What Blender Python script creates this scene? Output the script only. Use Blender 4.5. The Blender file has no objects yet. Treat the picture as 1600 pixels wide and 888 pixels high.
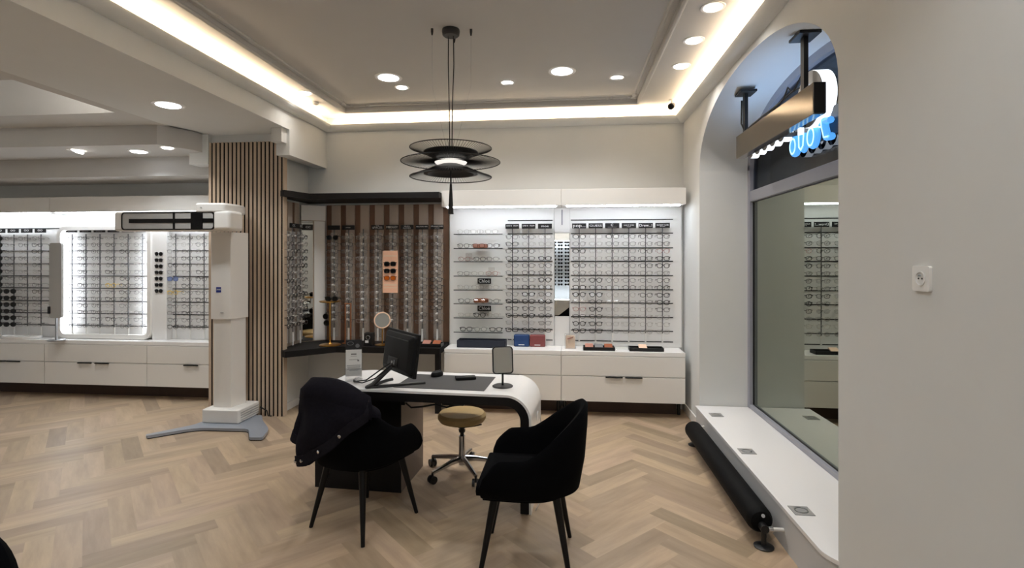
import bpy, bmesh, math, random
from mathutils import Vector, Matrix
random.seed(7)
sc = bpy.context.scene
COL = sc.collection
PI = math.pi

# ------------------------------------------------------------------ camera, world, exposure
EYE = 1.56
YAW = math.atan(86 / 820)
cd = bpy.data.cameras.new('camera')
cam = bpy.data.objects.new('camera', cd)
COL.objects.link(cam)
cam.location = (0, 0, EYE)
cam.rotation_euler = (PI / 2, 0, YAW)
cd.sensor_width = 36
cd.lens = 36 * 820 / 1600
cd.shift_y = -41 / 1600
cd.clip_start = 0.05
sc.camera = cam
sc.view_settings.view_transform = 'Standard'
sc.view_settings.look = 'None'
sc.view_settings.gamma = 1
sc.view_settings.use_curve_mapping = False
sc.view_settings.exposure = 0.24
sc.cycles.use_denoising = True
sc.cycles.max_bounces = 9
sc.cycles.transparent_max_bounces = 12
sc.cycles.sample_clamp_indirect = 8
w = bpy.data.worlds.new('world')
sc.world = w
w.use_nodes = True
w.node_tree.nodes['Background'].inputs[0].default_value = (0.45, 0.6, 1, 1)
w.node_tree.nodes['Background'].inputs[1].default_value = 0.10
K_COVE = 44.0       # warm cove strips
K_DOWN = .47        # downlights
K_HEAD = 17.0        # strips under the display headers

# ------------------------------------------------------------------ materials
def lin(c):
    return tuple((v / 255 / 12.92 if v <= 10 else ((v / 255 + .055) / 1.055) ** 2.4) for v in c)
MATS = {}
def mat(name, rgb, rough=.5, metal=0., emit=None, estr=0., noise=0., nscale=20., bump=0., alpha=None, coat=0.):
    m = bpy.data.materials.new(name)
    m.use_nodes = True
    nt = m.node_tree
    b = nt.nodes['Principled BSDF']
    c = lin(rgb)
    b.inputs['Base Color'].default_value = (*c, 1)
    b.inputs['Roughness'].default_value = rough
    b.inputs['Metallic'].default_value = metal
    if coat: b.inputs['Coat Weight'].default_value = coat
    if emit:
        b.inputs['Emission Color'].default_value = (*emit, 1)
        b.inputs['Emission Strength'].default_value = estr
    if noise or bump:
        tc = nt.nodes.new('ShaderNodeTexCoord')
        n = nt.nodes.new('ShaderNodeTexNoise')
        n.inputs['Scale'].default_value = nscale
        n.inputs['Detail'].default_value = 4
        nt.links.new(tc.outputs['Object'], n.inputs['Vector'])
        if noise:
            mx = nt.nodes.new('ShaderNodeMix'); mx.data_type = 'RGBA'
            mx.inputs[6].default_value = (*[v * (1 - noise) for v in c], 1)
            mx.inputs[7].default_value = (*[min(1, v * (1 + noise)) for v in c], 1)
            nt.links.new(n.outputs[0], mx.inputs[0])
            nt.links.new(mx.outputs[2], b.inputs['Base Color'])
        if bump:
            bp = nt.nodes.new('ShaderNodeBump'); bp.inputs['Strength'].default_value = bump
            bp.inputs['Distance'].default_value = .01
            nt.links.new(n.outputs[0], bp.inputs['Height'])
            nt.links.new(bp.outputs[0], b.inputs['Normal'])
    MATS[name] = m
    return m
def glassy(name, rgb, fac=.12, rough=.0, tint=(1, 1, 1)):
    """thin clear sheet: mostly see-through, a little gloss"""
    m = bpy.data.materials.new(name); m.use_nodes = True
    nt = m.node_tree; nt.nodes.clear()
    o = nt.nodes.new('ShaderNodeOutputMaterial')
    t = nt.nodes.new('ShaderNodeBsdfTransparent'); t.inputs[0].default_value = (*tint, 1)
    g = nt.nodes.new('ShaderNodeBsdfGlossy'); g.inputs['Color'].default_value = (*lin(rgb), 1); g.inputs['Roughness'].default_value = rough
    x = nt.nodes.new('ShaderNodeMixShader'); x.inputs[0].default_value = fac
    nt.links.new(t.outputs[0], x.inputs[1]); nt.links.new(g.outputs[0], x.inputs[2]); nt.links.new(x.outputs[0], o.inputs[0])
    MATS[name] = m
    return m

mat('wall', (219, 220, 218), .85, noise=.02, nscale=6, bump=.03)
mat('ceiling_paint', (200, 198, 195), .9, noise=.02, nscale=5)
mat('white_lacquer', (233, 230, 225), .35, noise=.01, nscale=4)
mat('white_gloss', (242, 240, 238), .18, noise=.01, nscale=4)
mat('panel_white', (236, 235, 233), .5, noise=.01, nscale=4)
mat('sill_white', (238, 236, 236), .25, noise=.01, nscale=4)
mat('sill_face', (196, 196, 196), .6, noise=.02, nscale=8)
mat('black_wood', (17, 14, 14), .6, noise=.2, nscale=14)
mat('plinth_brown', (62, 44, 34), .6, noise=.2, nscale=14)
mat('slat_wood', (188, 167, 146), .55, noise=.10, nscale=9)
mat('slat_gap', (14, 12, 12), .9, noise=.1)
mat('board_taupe', (186, 171, 157), .6, noise=.08, nscale=9)
mat('board_brown', (118, 88, 68), .55, noise=.2, nscale=11)
mat('black', (14, 13, 14), .45, noise=.1)
mat('black_rail', (30, 30, 32), .4, noise=.1)
mat('black_fabric', (7, 7, 9), 1, noise=.25, nscale=160, bump=.1)
mat('jacket_cloth', (24, 22, 28), 1, noise=.3, nscale=60, bump=.25)
mat('jacket_collar', (30, 28, 33), 1, noise=.3, nscale=60, bump=.2)
mat('black_leg', (10, 9, 9), .45, noise=.1)
mat('dark_core', (20, 17, 17), .5, noise=.1)
mat('pedestal_side', (104, 88, 78), .4, noise=.1, nscale=6)
mat('chrome', (205, 205, 208), .18, 1, noise=.02)
mat('steel', (170, 172, 176), .3, 1, noise=.05)
mat('alu', (150, 151, 160), .42, 0, noise=.03)
mat('stool_seat', (167, 140, 92), .6, noise=.1, nscale=40, bump=.05)
mat('gold', (206, 160, 84), .28, 1, noise=.05)
mat('copper', (201, 140, 104), .3, 1, noise=.05)
mat('bronze', (116, 107, 97), .16, 1, noise=.03)
mat('device_white', (222, 218, 212), .35, noise=.01)
mat('device_grey', (168, 166, 162), .45, noise=.02)
mat('device_black', (10, 10, 12), .15, noise=.05)
mat('foot_grey', (150, 156, 166), .35, .3, noise=.05)
mat('monitor_black', (16, 16, 17), .6, noise=.15, nscale=60)
mat('mat_grey', (64, 62, 62), .7, noise=.1, nscale=60)
mat('mirror', (205, 205, 200), .01, 1, noise=.004)
mat('navy', (34, 40, 54), .6, noise=.1)
mat('blue_box', (28, 62, 112), .5, noise=.1)
mat('maroon_box', (126, 62, 62), .5, noise=.1)
mat('beige_paper', (214, 190, 168), .7, noise=.06)
mat('paper', (228, 228, 226), .7, noise=.02)
mat('print_grey', (120, 120, 122), .8, noise=.05)
mat('photo_dark', (34, 33, 35), .5, noise=.3, nscale=30)
mat('promo_peach', (244, 192, 160), .6, noise=.05)
mat('promo_cream', (240, 205, 178), .6, noise=.03)
mat('leather_brown', (150, 84, 52), .6, noise=.15)
mat('card_rose', (178, 124, 108), .6, noise=.1)
mat('letter_white', (238, 238, 238), .6, noise=.01)
mat('logo_blue', (24, 40, 120), .5, noise=.05)
mat('grate_grey', (150, 149, 148), .5, 0, noise=.1)
mat('socket_white', (240, 239, 236), .3, noise=.01)
mat('cable_black', (12, 12, 12), .6, noise=.1)
mat('pipe_white', (224, 220, 214), .35, noise=.02)
mat('peg_white', (236, 234, 230), .3, noise=.02)
mat('peg_grey', (92, 92, 94), .4, noise=.05)
mat('lens_dark', (10, 9, 10), .08, noise=.05)
mat('lens_amber', (190, 92, 20), .15, noise=.05)
mat('lens_blue', (120, 136, 176), .15, noise=.05)
mat('night', (30, 31, 34), .9, noise=.3, nscale=2)
glassy('lens_clear', (255, 255, 255), .06)
glassy('acrylic', (255, 255, 255), .10, .03, (.93, .93, .93))
glassy('frosted_acrylic', (245, 242, 240), .26, .55, (.97, .97, .97))
glassy('milky_acrylic', (250, 247, 244), .55, .6, (.97, .97, .97))
glassy('shelf_glass', (245, 250, 248), .07, .02, (.97, .98, .975))
glassy('window_glass', (182, 186, 174), .80, .0, (.35, .38, .42))
glassy('fanlight_glass', (170, 174, 180), .24, .0, (.30, .33, .38))
mat('led_warm', (255, 214, 165), .5, emit=(1, .79, .55), estr=K_COVE)
mat('led_cool', (255, 255, 255), .5, emit=(.86, .92, 1), estr=K_HEAD)
mat('led_alcove', (255, 255, 255), .5, emit=(.86, .92, 1), estr=K_HEAD * 1.0)
mat('led_tray', (255, 255, 255), .5, emit=(1, .96, .9), estr=24)
mat('led_canopy', (255, 255, 255), .5, emit=(1, .98, .95), estr=1.0)
mat('lamp_face', (255, 255, 255), .5, emit=(1, .95, .9), estr=8)
mat('lamp_face_cool', (255, 255, 255), .5, emit=(.92, .95, 1), estr=9)
mat('sign_white', (255, 255, 255), .4, emit=(.86, .93, 1), estr=1.5)
mat('sign_blue', (80, 160, 235), .4, emit=(.10, .42, 1), estr=.75)
mat('sign_blue_core', (190, 225, 255), .4, emit=(.5, .83, 1), estr=1.1)
FR = {'k': mat('frame_black', (14, 13, 14), .3, noise=.1), 'd': mat('frame_dark', (52, 47, 45), .3, noise=.1),
      'g': mat('frame_grey', (112, 108, 106), .3, noise=.1), 'p': mat('frame_pale', (176, 170, 165), .3, noise=.1),
      'r': mat('frame_rose', (170, 118, 112), .3, noise=.1), 't': mat('frame_tortoise', (96, 52, 26), .3, noise=.4, nscale=60),
      'y': mat('frame_gold', (226, 186, 40), .35, 0, noise=.1), 'b': mat('frame_blue', (70, 84, 130), .3, noise=.1)}
FRN = {'k': 'black', 'd': 'dark thin-rimmed', 'g': 'grey thin-rimmed', 'p': 'pale clear-rimmed', 'r': 'rose-tinted',
       't': 'brown tortoise', 'y': 'yellow-gold', 'b': 'blue-grey'}

for k_ in ('black_fabric', 'jacket_cloth', 'jacket_collar'): MATS[k_].node_tree.nodes['Principled BSDF'].inputs['Specular IOR Level'].default_value = .08
for k_ in ('black_wood', 'black_leg', 'monitor_black', 'dark_core'): MATS[k_].node_tree.nodes['Principled BSDF'].inputs['Specular IOR Level'].default_value = .25
mat('radiator_black', (4, 4, 5), .7, noise=.1)
MATS['radiator_black'].node_tree.nodes['Principled BSDF'].inputs['Specular IOR Level'].default_value = .15

# floor wood: one tone per plank, grain along it
m = bpy.data.materials.new('oak_planks'); m.use_nodes = True
nt = m.node_tree; N = nt.nodes; Lk = nt.links
b = N['Principled BSDF']; b.inputs['Roughness'].default_value = .42
at = N.new('ShaderNodeAttribute'); at.attribute_name = 'tone'
uv = N.new('ShaderNodeUVMap'); uv.uv_map = 'UVMap'
mp = N.new('ShaderNodeMapping'); mp.inputs['Scale'].default_value = (1.3, 9, 1)
Lk.new(uv.outputs[0], mp.inputs[0])
n1 = N.new('ShaderNodeTexNoise'); n1.inputs['Scale'].default_value = 1.6; n1.inputs['Detail'].default_value = 6; n1.inputs['Roughness'].default_value = .62
Lk.new(mp.outputs[0], n1.inputs['Vector'])
rp = N.new('ShaderNodeValToRGB')
rp.color_ramp.elements[0].position = .25; rp.color_ramp.elements[0].color = (*lin((154, 134, 111)), 1)
rp.color_ramp.elements[1].position = .75; rp.color_ramp.elements[1].color = (*lin((187, 165, 138)), 1)
Lk.new(n1.outputs[0], rp.inputs[0])
mu = N.new('ShaderNodeMix'); mu.data_type = 'RGBA'; mu.blend_type = 'MULTIPLY'; mu.inputs[0].default_value = 1
Lk.new(rp.outputs[0], mu.inputs[6]); Lk.new(at.outputs['Color'], mu.inputs[7])
Lk.new(mu.outputs[2], b.inputs['Base Color'])
MATS['oak_planks'] = m

# ------------------------------------------------------------------ mesh helper
class MB:
    def __init__(s): s.bm = bmesh.new(); s.wn = False
    def _v(s, p): return s.bm.verts.new(p)
    def box(s, x0, x1, y0, y1, z0, z1, bev=0, seg=2, M=None):
        r = bmesh.ops.create_cube(s.bm, size=1)
        vs = r['verts']
        T = Matrix.Translation(((x0 + x1) / 2, (y0 + y1) / 2, (z0 + z1) / 2)) @ Matrix.Diagonal((abs(x1 - x0), abs(y1 - y0), abs(z1 - z0), 1))
        if M is not None: T = M @ T
        bmesh.ops.transform(s.bm, matrix=T, verts=vs)
        if bev:
            s.wn = True
            es = list({e for v in vs for e in v.link_edges})
            bmesh.ops.bevel(s.bm, geom=es, offset=bev, segments=seg, affect='EDGES', profile=.5)
        return s
    def cyl(s, p0, p1, r0, r1=None, n=16):
        if r1 is None: r1 = r0
        return s.tube([p0, p1], [r0, r1], n)
    def tube(s, pts, r, n=8, closed=False):
        pts = [Vector(p) for p in pts]
        R = r if isinstance(r, (list, tuple)) else [r] * len(pts)
        k = len(pts); rings = []
        up = None
        for i, p in enumerate(pts):
            if closed: t = pts[(i + 1) % k] - pts[i - 1]
            else: t = pts[min(i + 1, k - 1)] - pts[max(i - 1, 0)]
            if t.length < 1e-9: t = Vector((0, 0, 1))
            t.normalize()
            if up is None:
                up = Vector((0, 0, 1)) if abs(t.z) < .9 else Vector((1, 0, 0))
            a = (up - t * up.dot(t)); 
            if a.length < 1e-6: a = t.orthogonal()
            a.normalize(); bb = t.cross(a); up = a
            rings.append([s._v(p + (a * math.cos(2 * PI * j / n) + bb * math.sin(2 * PI * j / n)) * R[i]) for j in range(n)])
        for i in range(k if closed else k - 1):
            A, B = rings[i], rings[(i + 1) % k]
            for j in range(n):
                s.bm.faces.new((A[j], A[(j + 1) % n], B[(j + 1) % n], B[j]))
        if not closed:
            s.bm.faces.new(rings[0]); s.bm.faces.new(rings[-1])
        return s
    def lathe(s, prof, c=(0, 0, 0), n=32, M=None):
        """profile of (radius, height); radius 0 closes the end"""
        rings = []
        for r, z in prof:
            if r < 1e-6: rings.append([s._v((c[0], c[1], c[2] + z))])
            else: rings.append([s._v((c[0] + r * math.cos(2 * PI * j / n), c[1] + r * math.sin(2 * PI * j / n), c[2] + z)) for j in range(n)])
        for A, B in zip(rings, rings[1:]):
            for j in range(n):
                q = (j + 1) % n
                if len(A) == 1 and len(B) == 1: continue
                if len(A) == 1: s.bm.faces.new((A[0], B[q], B[j]))
                elif len(B) == 1: s.bm.faces.new((A[j], A[q], B[0]))
                else: s.bm.faces.new((A[j], A[q], B[q], B[j]))
        if M is not None:
            bmesh.ops.transform(s.bm, matrix=M, verts=[v for R in rings for v in R])
        return s
    def prism(s, poly, a0, a1, ax='z', M=None):
        f = {'z': lambda p, a: (p[0], p[1], a), 'x': lambda p, a: (a, p[0], p[1]), 'y': lambda p, a: (p[0], a, p[1])}[ax]
        A = [s._v(f(p, a0)) for p in poly]; B = [s._v(f(p, a1)) for p in poly]
        s.bm.faces.new(A); s.bm.faces.new(B)
        k = len(poly)
        for j in range(k): s.bm.faces.new((A[j], A[(j + 1) % k], B[(j + 1) % k], B[j]))
        if M is not None: bmesh.ops.transform(s.bm, matrix=M, verts=A + B)
        return s
    def rings(s, loops, cap=True):
        R = [[s._v(p) for p in L] for L in loops]
        n = len(R[0])
        for A, B in zip(R, R[1:]):
            for j in range(n): s.bm.faces.new((A[j], A[(j + 1) % n], B[(j + 1) % n], B[j]))
        if cap: s.bm.faces.new(R[0]); s.bm.faces.new(R[-1])
        return s
    def sheet(s, P, th):
        """P[i][j] points -> closed slab of thickness th along local normals"""
        ni, nj = len(P), len(P[0])
        P = [[Vector(p) for p in row] for row in P]
        F = [[None] * nj for _ in range(ni)]; Bk = [[None] * nj for _ in range(ni)]
        for i in range(ni):
            for j in range(nj):
                du = P[min(i + 1, ni - 1)][j] - P[max(i - 1, 0)][j]; dv = P[i][min(j + 1, nj - 1)] - P[i][max(j - 1, 0)]
                nn = du.cross(dv)
                if nn.length > 1e-12: nn.normalize()
                F[i][j] = s._v(P[i][j] + nn * th / 2); Bk[i][j] = s._v(P[i][j] - nn * th / 2)
        for i in range(ni - 1):
            for j in range(nj - 1):
                s.bm.faces.new((F[i][j], F[i + 1][j], F[i + 1][j + 1], F[i][j + 1]))
                s.bm.faces.new((Bk[i][j], Bk[i][j + 1], Bk[i + 1][j + 1], Bk[i + 1][j]))
        for i in range(ni - 1):
            for j in (0, nj - 1): s.bm.faces.new((F[i][j], Bk[i][j], Bk[i + 1][j], F[i + 1][j]))
        for j in range(nj - 1):
            for i in (0, ni - 1): s.bm.faces.new((F[i][j], F[i][j + 1], Bk[i][j + 1], Bk[i][j]))
        return s
    def mesh(s, name, m, ang=35):
        bmesh.ops.recalc_face_normals(s.bm, faces=s.bm.faces)
        me = bpy.data.meshes.new(name)
        s.bm.to_mesh(me); s.bm.free()
        me.materials.append(MATS[m] if isinstance(m, str) else m)
        for p in me.polygons: p.use_smooth = True
        if s.wn and len(me.polygons) < 6000:
            A = [p.area for p in me.polygons]; Nn = [p.normal.copy() for p in me.polygons]
            vf = [[] for _ in me.vertices]
            for p in me.polygons:
                for v in p.vertices: vf[v].append(p.index)
            ca = math.cos(math.radians(58)); ln = []
            for p in me.polygons:
                for v in p.vertices:
                    a = Vector((0, 0, 0))
                    for f in vf[v]:
                        if Nn[f].dot(Nn[p.index]) > ca: a += Nn[f] * A[f]
                    ln.append(a.normalized() if a.length > 0 else Nn[p.index])
            me.normals_split_custom_set(ln)
        else: me.set_sharp_from_angle(angle=math.radians(ang))
        return me
    def build(s, name, m, parent=None, ang=35, label=None):
        return put(name, s.mesh(name, m, ang), parent, label)
def put(name, me, parent=None, label=None):
    o = bpy.data.objects.new(name, me); COL.objects.link(o)
    if parent is not None: o.parent = parent
    if label: o['label'] = label
    return o
def tag(o, label, cat, group=None, kind=None):
    o['label'] = label; o['category'] = cat
    if group: o['group'] = group
    if kind: o['kind'] = kind
    return o
def thing(name, label, cat, loc=(0, 0, 0), rz=0., group=None):
    o = bpy.data.objects.new(name, None); COL.objects.link(o)
    o.empty_display_size = .05
    o.location = loc; o.rotation_euler = (0, 0, rz)
    return tag(o, label, cat, group)
def struct(name, mb, m, parent=None, ang=35):
    o = mb.build(name, m, parent, ang)
    o['kind'] = 'structure'
    return o
def copy_tree(o, parent=None):
    c = o.copy(); COL.objects.link(c)
    if parent is not None: c.parent = parent
    for ch in list(o.children): copy_tree(ch, c)
    return c
def lettering(txt, size, m, parent, M, name='lettering', depth=.0008, width=None):
    cu = bpy.data.curves.new('lettering', 'FONT'); cu.body = txt; cu.size = size
    cu.align_x = 'CENTER'; cu.align_y = 'CENTER'; cu.extrude = depth; cu.resolution_u = 2
    t = bpy.data.objects.new('lettering', cu); COL.objects.link(t)
    dg = bpy.context.evaluated_depsgraph_get(); dg.update()
    me = bpy.data.meshes.new_from_object(t.evaluated_get(dg))
    bpy.data.objects.remove(t); bpy.data.curves.remove(cu)
    if width:
        xs = [v.co.x for v in me.vertices]
        f = width / max(1e-6, max(xs) - min(xs)); c = (max(xs) + min(xs)) / 2
        for v in me.vertices: v.co.x = (v.co.x - c) * f
    me.transform(M)
    me.materials.clear(); me.materials.append(MATS[m])
    return put(name, me, parent)
FACE = lambda x, y, z: Matrix.Translation((x, y, z)) @ Matrix.Rotation(PI / 2, 4, 'X')   # text that reads from -Y
ORD = 'first second third fourth fifth sixth seventh eighth ninth tenth eleventh twelfth thirteenth fourteenth fifteenth sixteenth'.split()
ORD[0] = 'topmost'
NTH = 'first second third fourth fifth sixth seventh eighth'.split()

# ------------------------------------------------------------------ the room
XR, YB, XL, YF = 1.19, 5.55, -7.5, -4.2
ZB, ZI = 3.10, 3.14         # border ceiling, raised centre
# floor: herringbone planks, zigzag running into the room
def make_floor():
    Lp, wp = .61, .122
    n = 5
    bm = bmesh.new()
    uvl = bm.loops.layers.uv.new('UVMap'); cl = bm.loops.layers.float_color.new('tone')
    c45 = math.cos(PI / 4)
    ox, oy = .585 + .4314, 1.2
    def P(a, b): return ((a - b) * c45 * wp + ox, (a + b) * c45 * wp + oy, 0)
    def add(a0, b0, da, db, along_a):
        cx, cy, _ = P(a0 + da / 2, b0 + db / 2)
        if not (XL - .5 < cx < XR + .5 and YF - .5 < cy < YB + .5): return
        vs = [bm.verts.new(P(a, b)) for a, b in ((a0, b0), (a0 + da, b0), (a0 + da, b0 + db), (a0, b0 + db))]
        f = bm.faces.new(vs)
        t = random.choice((.74, .82, .88, .93, .97, 1.0, 1.03, 1.07)) * random.uniform(.97, 1.03)
        col = (t, t * random.uniform(.975, 1.0), t * random.uniform(.95, 1.02), 1)
        u0, v0 = random.uniform(0, 50), random.uniform(0, 50)
        uvs = ((0, 0), (Lp, 0), (Lp, wp), (0, wp)) if along_a else ((0, 0), (0, wp), (Lp, wp), (Lp, 0))
        for lp, q in zip(f.loops, uvs):
            lp[uvl].uv = (q[0] + u0, q[1] + v0); lp[cl] = col
    R = 75
    for t in range(-R, R):
        for k in range(-R // n, R // n):
            add(t + 2 * n * k, t, n, 1, True)
            x = t + 2 * n * k
            add(x, t - 2 * n + 1, 1, n, False)
    g = lambda: list(bm.verts) + list(bm.edges) + list(bm.faces)
    for co, no in (((XL - .05, 0, 0), (-1, 0, 0)), ((XR + .6, 0, 0), (1, 0, 0)), ((0, YF - .05, 0), (0, -1, 0)), ((0, YB + .05, 0), (0, 1, 0))):
        bmesh.ops.bisect_plane(bm, geom=g(), plane_co=co, plane_no=no, clear_outer=True)
    for f in bm.faces:
        if f.normal.z < 0: f.normal_flip()
    me = bpy.data.meshes.new('floor'); bm.to_mesh(me); bm.free()
    me.materials.append(MATS['oak_planks'])
    o = put('floor', me); o['kind'] = 'structure'
make_floor()
struct('wall_back', MB().box(XL - .1, XR + .6, YB, YB + .15, -.05, 3.4), 'wall')
struct('wall_rear', MB().box(XL - .1, XR + .6, YF - .15, YF, -.05, 3.4), 'wall')
struct('wall_left', MB().box(XL - .15, XL, YF, YB, -.05, 3.4), 'wall')
# right wall with the arched niche
AY0, AY1, ASP, ARISE = 2.452, 4.891, 2.34, .56
AC, AH = (AY0 + AY1) / 2, (AY1 - AY0) / 2
XG = 1.64
def arch(n=40, dy=0., y0=None):
    pts = []
    for i in range(n + 1):
        a = PI * i / n
        cx = math.cos(a)
        pts.append((AC - (AH - dy) * math.copysign(abs(cx) ** .92, cx), ASP + (ARISE - dy) * max(0, math.sin(a)) ** .92))
    return pts
def right_wall():
    mb = MB(); X1 = XG + .16
    mb.box(XR, X1, YF, AY0, -.05, 3.4)
    mb.box(XR, X1, AY1, YB, -.05, 3.4)
    A = arch()
    poly = [(AY0, 3.4)] + A + [(AY1, 3.4)]
    f = [[mb._v((x, p[0], p[1])) for p in A] for x in (XR, X1)]
    g = [[mb._v((x, p[0], 3.4)) for p in A] for x in (XR, X1)]
    for i in range(len(A) - 1):
        for k in (0, 1): mb.bm.faces.new((f[k][i], f[k][i + 1], g[k][i + 1], g[k][i]))
        mb.bm.faces.new((f[0][i], f[0][i + 1], f[1][i + 1], f[1][i]))
        mb.bm.faces.new((g[0][i], g[0][i + 1], g[1][i + 1], g[1][i]))
    return mb
struct('wall_right', right_wall(), 'wall')
# sill bench in the niche
def round_poly(pts, rad, n=6):
    out = []
    k = len(pts)
    for i, p in enumerate(pts):
        r = rad.get(i, 0)
        if not r: out.append(p); continue
        P, A, B = Vector(p), Vector(pts[i - 1]), Vector(pts[(i + 1) % k])
        da, db = (A - P).normalized(), (B - P).normalized()
        for j in range(n + 1):
            t = j / n
            a0, b0 = P + da * r, P + db * r
            q = a0 * (1 - t) ** 2 + P * 2 * t * (1 - t) + b0 * t * t
            out.append((q.x, q.y))
    return out
sp = round_poly([(1.150, 4.885), (1.150, 2.46), (XG + .02, 2.46), (XG + .02, 4.885)], {1: .05})
sp = round_poly([(1.150, 4.885), (1.150, 2.50), (1.192, 2.44), (1.192, 2.458), (XG, 2.458), (XG, 4.885)], {1: .05})
struct('windowsill', MB().prism(sp, .205, .225), 'sill_white')
sf = round_poly([(1.158, 4.885), (1.158, 2.506), (1.1925, 2.458), (XG, 2.458), (XG, 4.885)], {1: .04})
struct('trim_1', MB().prism(sf, 0, .205), 'sill_face')
# window: frame, transom, two panes
win = struct('window_1', MB().tube([(XG + .02, y, z) for y, z in [(AY0 + .02, .25)] + arch(40, .02) + [(AY1 - .02, .25)]], .03, 4), 'alu')
def frame_bits():
    mb = MB()
    mb.box(XG - .03, XG + .05, AY0 + .03, AY1 - .03, 2.055, 2.15, .006)
    mb.box(XG - .035, XG + .05, AY1 - .055, AY1, .225, 2.38, .005)
    mb.box(XG - .035, XG + .05, AY0, AY0 + .055, .225, 2.38, .005)
    mb.box(XG - .03, XG + .05, AY0 + .03, AY1 - .03, .225, .262, .005)
    return mb
f = frame_bits().build('window_frame', 'alu', win); f['kind'] = 'structure'
def arch_frame():
    mb = MB(); A, B = arch(40, .0), arch(40, .062)
    vs = [[mb._v((x, p[0], p[1])) for p in L] for x in (XG - .035, XG + .05) for L in (A, B)]
    a, b_, c, d = vs
    for i in range(len(A) - 1):
        for p, q in ((a, b_), (c, d), (a, c), (b_, d)):
            mb.bm.faces.new((p[i], p[i + 1], q[i + 1], q[i]))
    return mb
f = arch_frame().build('arch_frame', 'alu', win); f['kind'] = 'structure'
f = MB().box(XG - .006, XG + .0, AY0 + .05, AY1 - .052, 2.048, 2.056).box(XG - .006, XG, AY1 - .062, AY1 - .054, .26, 2.056).box(XG - .006, XG, AY0 + .05, AY1 - .052, .260, .265).build('window_gasket', 'black', win); f['kind'] = 'structure'
f = MB().box(XG, XG + .012, AY0 + .05, AY1 - .05, .255, 2.06).build('pane', 'window_glass', win); f['kind'] = 'structure'
up = [(AY0 + .05, 2.14)] + [p for p in arch(40, .05)] + [(AY1 - .05, 2.14)]
f = MB().prism(up, XG, XG + .012, 'x').build('arched_pane', 'fanlight_glass', win); f['kind'] = 'structure'
struct('exterior_wall', MB().box(2.9, 3.0, -1, 9, -.1, 4.2), 'night')
struct('exterior_ground', MB().box(1.82, 2.9, -1, 9, -.2, -.06), 'night')

# ceiling: border, raised centre, moulding
IX0, IX1, IY0, IY1 = -2.32, .69, -2.6, 5.30
cb = MB()
cb.box(-2.80, IX0, YF, YB, ZB, 3.3); cb.box(IX1, XR + .02, YF, YB, ZB, 3.3)
cb.box(IX0, IX1, IY1, YB, ZB, 3.3); cb.box(IX0, IX1, YF, IY0, ZB, 3.3)
cb.box(IX0, IX1, IY0, IY1, ZI, 3.3)
struct('ceiling', cb, 'ceiling_paint')
def bead(off, z, r):
    a = [(IX0 + off, IY0 + off), (IX1 - off, IY0 + off), (IX1 - off, IY1 - off), (IX0 + off, IY1 - off)]
    mb = MB()
    for p, q in zip(a, a[1:] + a[:1]): mb.cyl((*p, z), (*q, z), r, n=10)
    return mb
mo = bead(-.012, ZB - .002, .016)
m2 = bead(.05, ZI - .002, .012)
bmt = bpy.data.meshes.new('tmp'); m2.bm.to_mesh(bmt); mo.bm.from_mesh(bmt); m2.bm.free()
struct('ceiling_moulding', mo, 'ceiling_paint')
orn = MB()                                            # little leaf reliefs in the corners
for cx, sx in ((IX0, 1), (IX1, -1)):
    for k in range(9):
        a = k / 8
        px, py = cx + sx * (.03 + .26 * a), IY1 - .04 - .02 * math.sin(a * 9)
        orn.lathe([(0, -.016), (.016, -.012), (.024, 0), (.012, .006), (0, .006)], (px, py, ZI - .002), 10)
        px, py = cx + sx * (.045 + .015 * math.sin(a * 9)), IY1 - .04 - .18 * a
        orn.lathe([(0, -.016), (.014, -.012), (.020, 0), (.012, .006), (0, .006)], (px, py, ZI - .002), 10)
struct('ceiling_rosette_moulding', orn, 'ceiling_paint')
# cove troughs and warm strips
def trough(p, q, inward):
    """moulding along p->q, projecting along inward"""
    P, Q, I = Vector((*p, 0)), Vector((*q, 0)), Vector((*inward, 0))
    prof = [(0, 2.945), (.02, 2.945), (.05, 2.957), (.075, 2.98), (.085, 3.0), (.085, 3.01), (.072, 3.01), (.065, 2.99), (.0, 2.985)]
    L = [[tuple(b + I * d + Vector((0, 0, z))) for d, z in prof] for b in (P, Q)]
    return MB().rings(L)
struct('trim_2', trough((-2.64, YB), (XR, YB), (0, -1)), 'wall')
struct('trim_3', trough((XR, YB), (XR, YF), (-1, 0)), 'wall')
struct('trim_4', trough((-2.64, YF), (-2.64, YB), (1, 0)), 'wall')
for nm, bx, lb in (('led_strip', (-2.52, XR - .1, YB - .05, YB - .035), 'warm glowing light strip in the cove above the white displays'),
               ('led_strip', (XR - .05, XR - .035, YF + .2, YB - .14), 'warm glowing light strip in the cove along the window wall'),
               ('led_strip', (-2.605, -2.59, YF + .2, YB - .2), 'warm glowing light strip in the cove along the big bulkhead')):
    tag(MB().box(*bx, 2.992, 3.004).build(nm, 'led_warm'), lb, 'light strip', 'warm cove lights')
# bulkhead / beam on the alcove side
XB = -2.64
struct('ceiling_beam', MB().box(-3.69, XB, YF, YB, 2.787, 3.3), 'wall')
st = MB(); st.box(-2.774, XB, 4.77, YB, 2.545, 2.787); st.box(-2.774, XB - .03, 4.68, 4.77, 2.655, 2.787)
struct('ceiling_bulkhead', st, 'wall')
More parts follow.
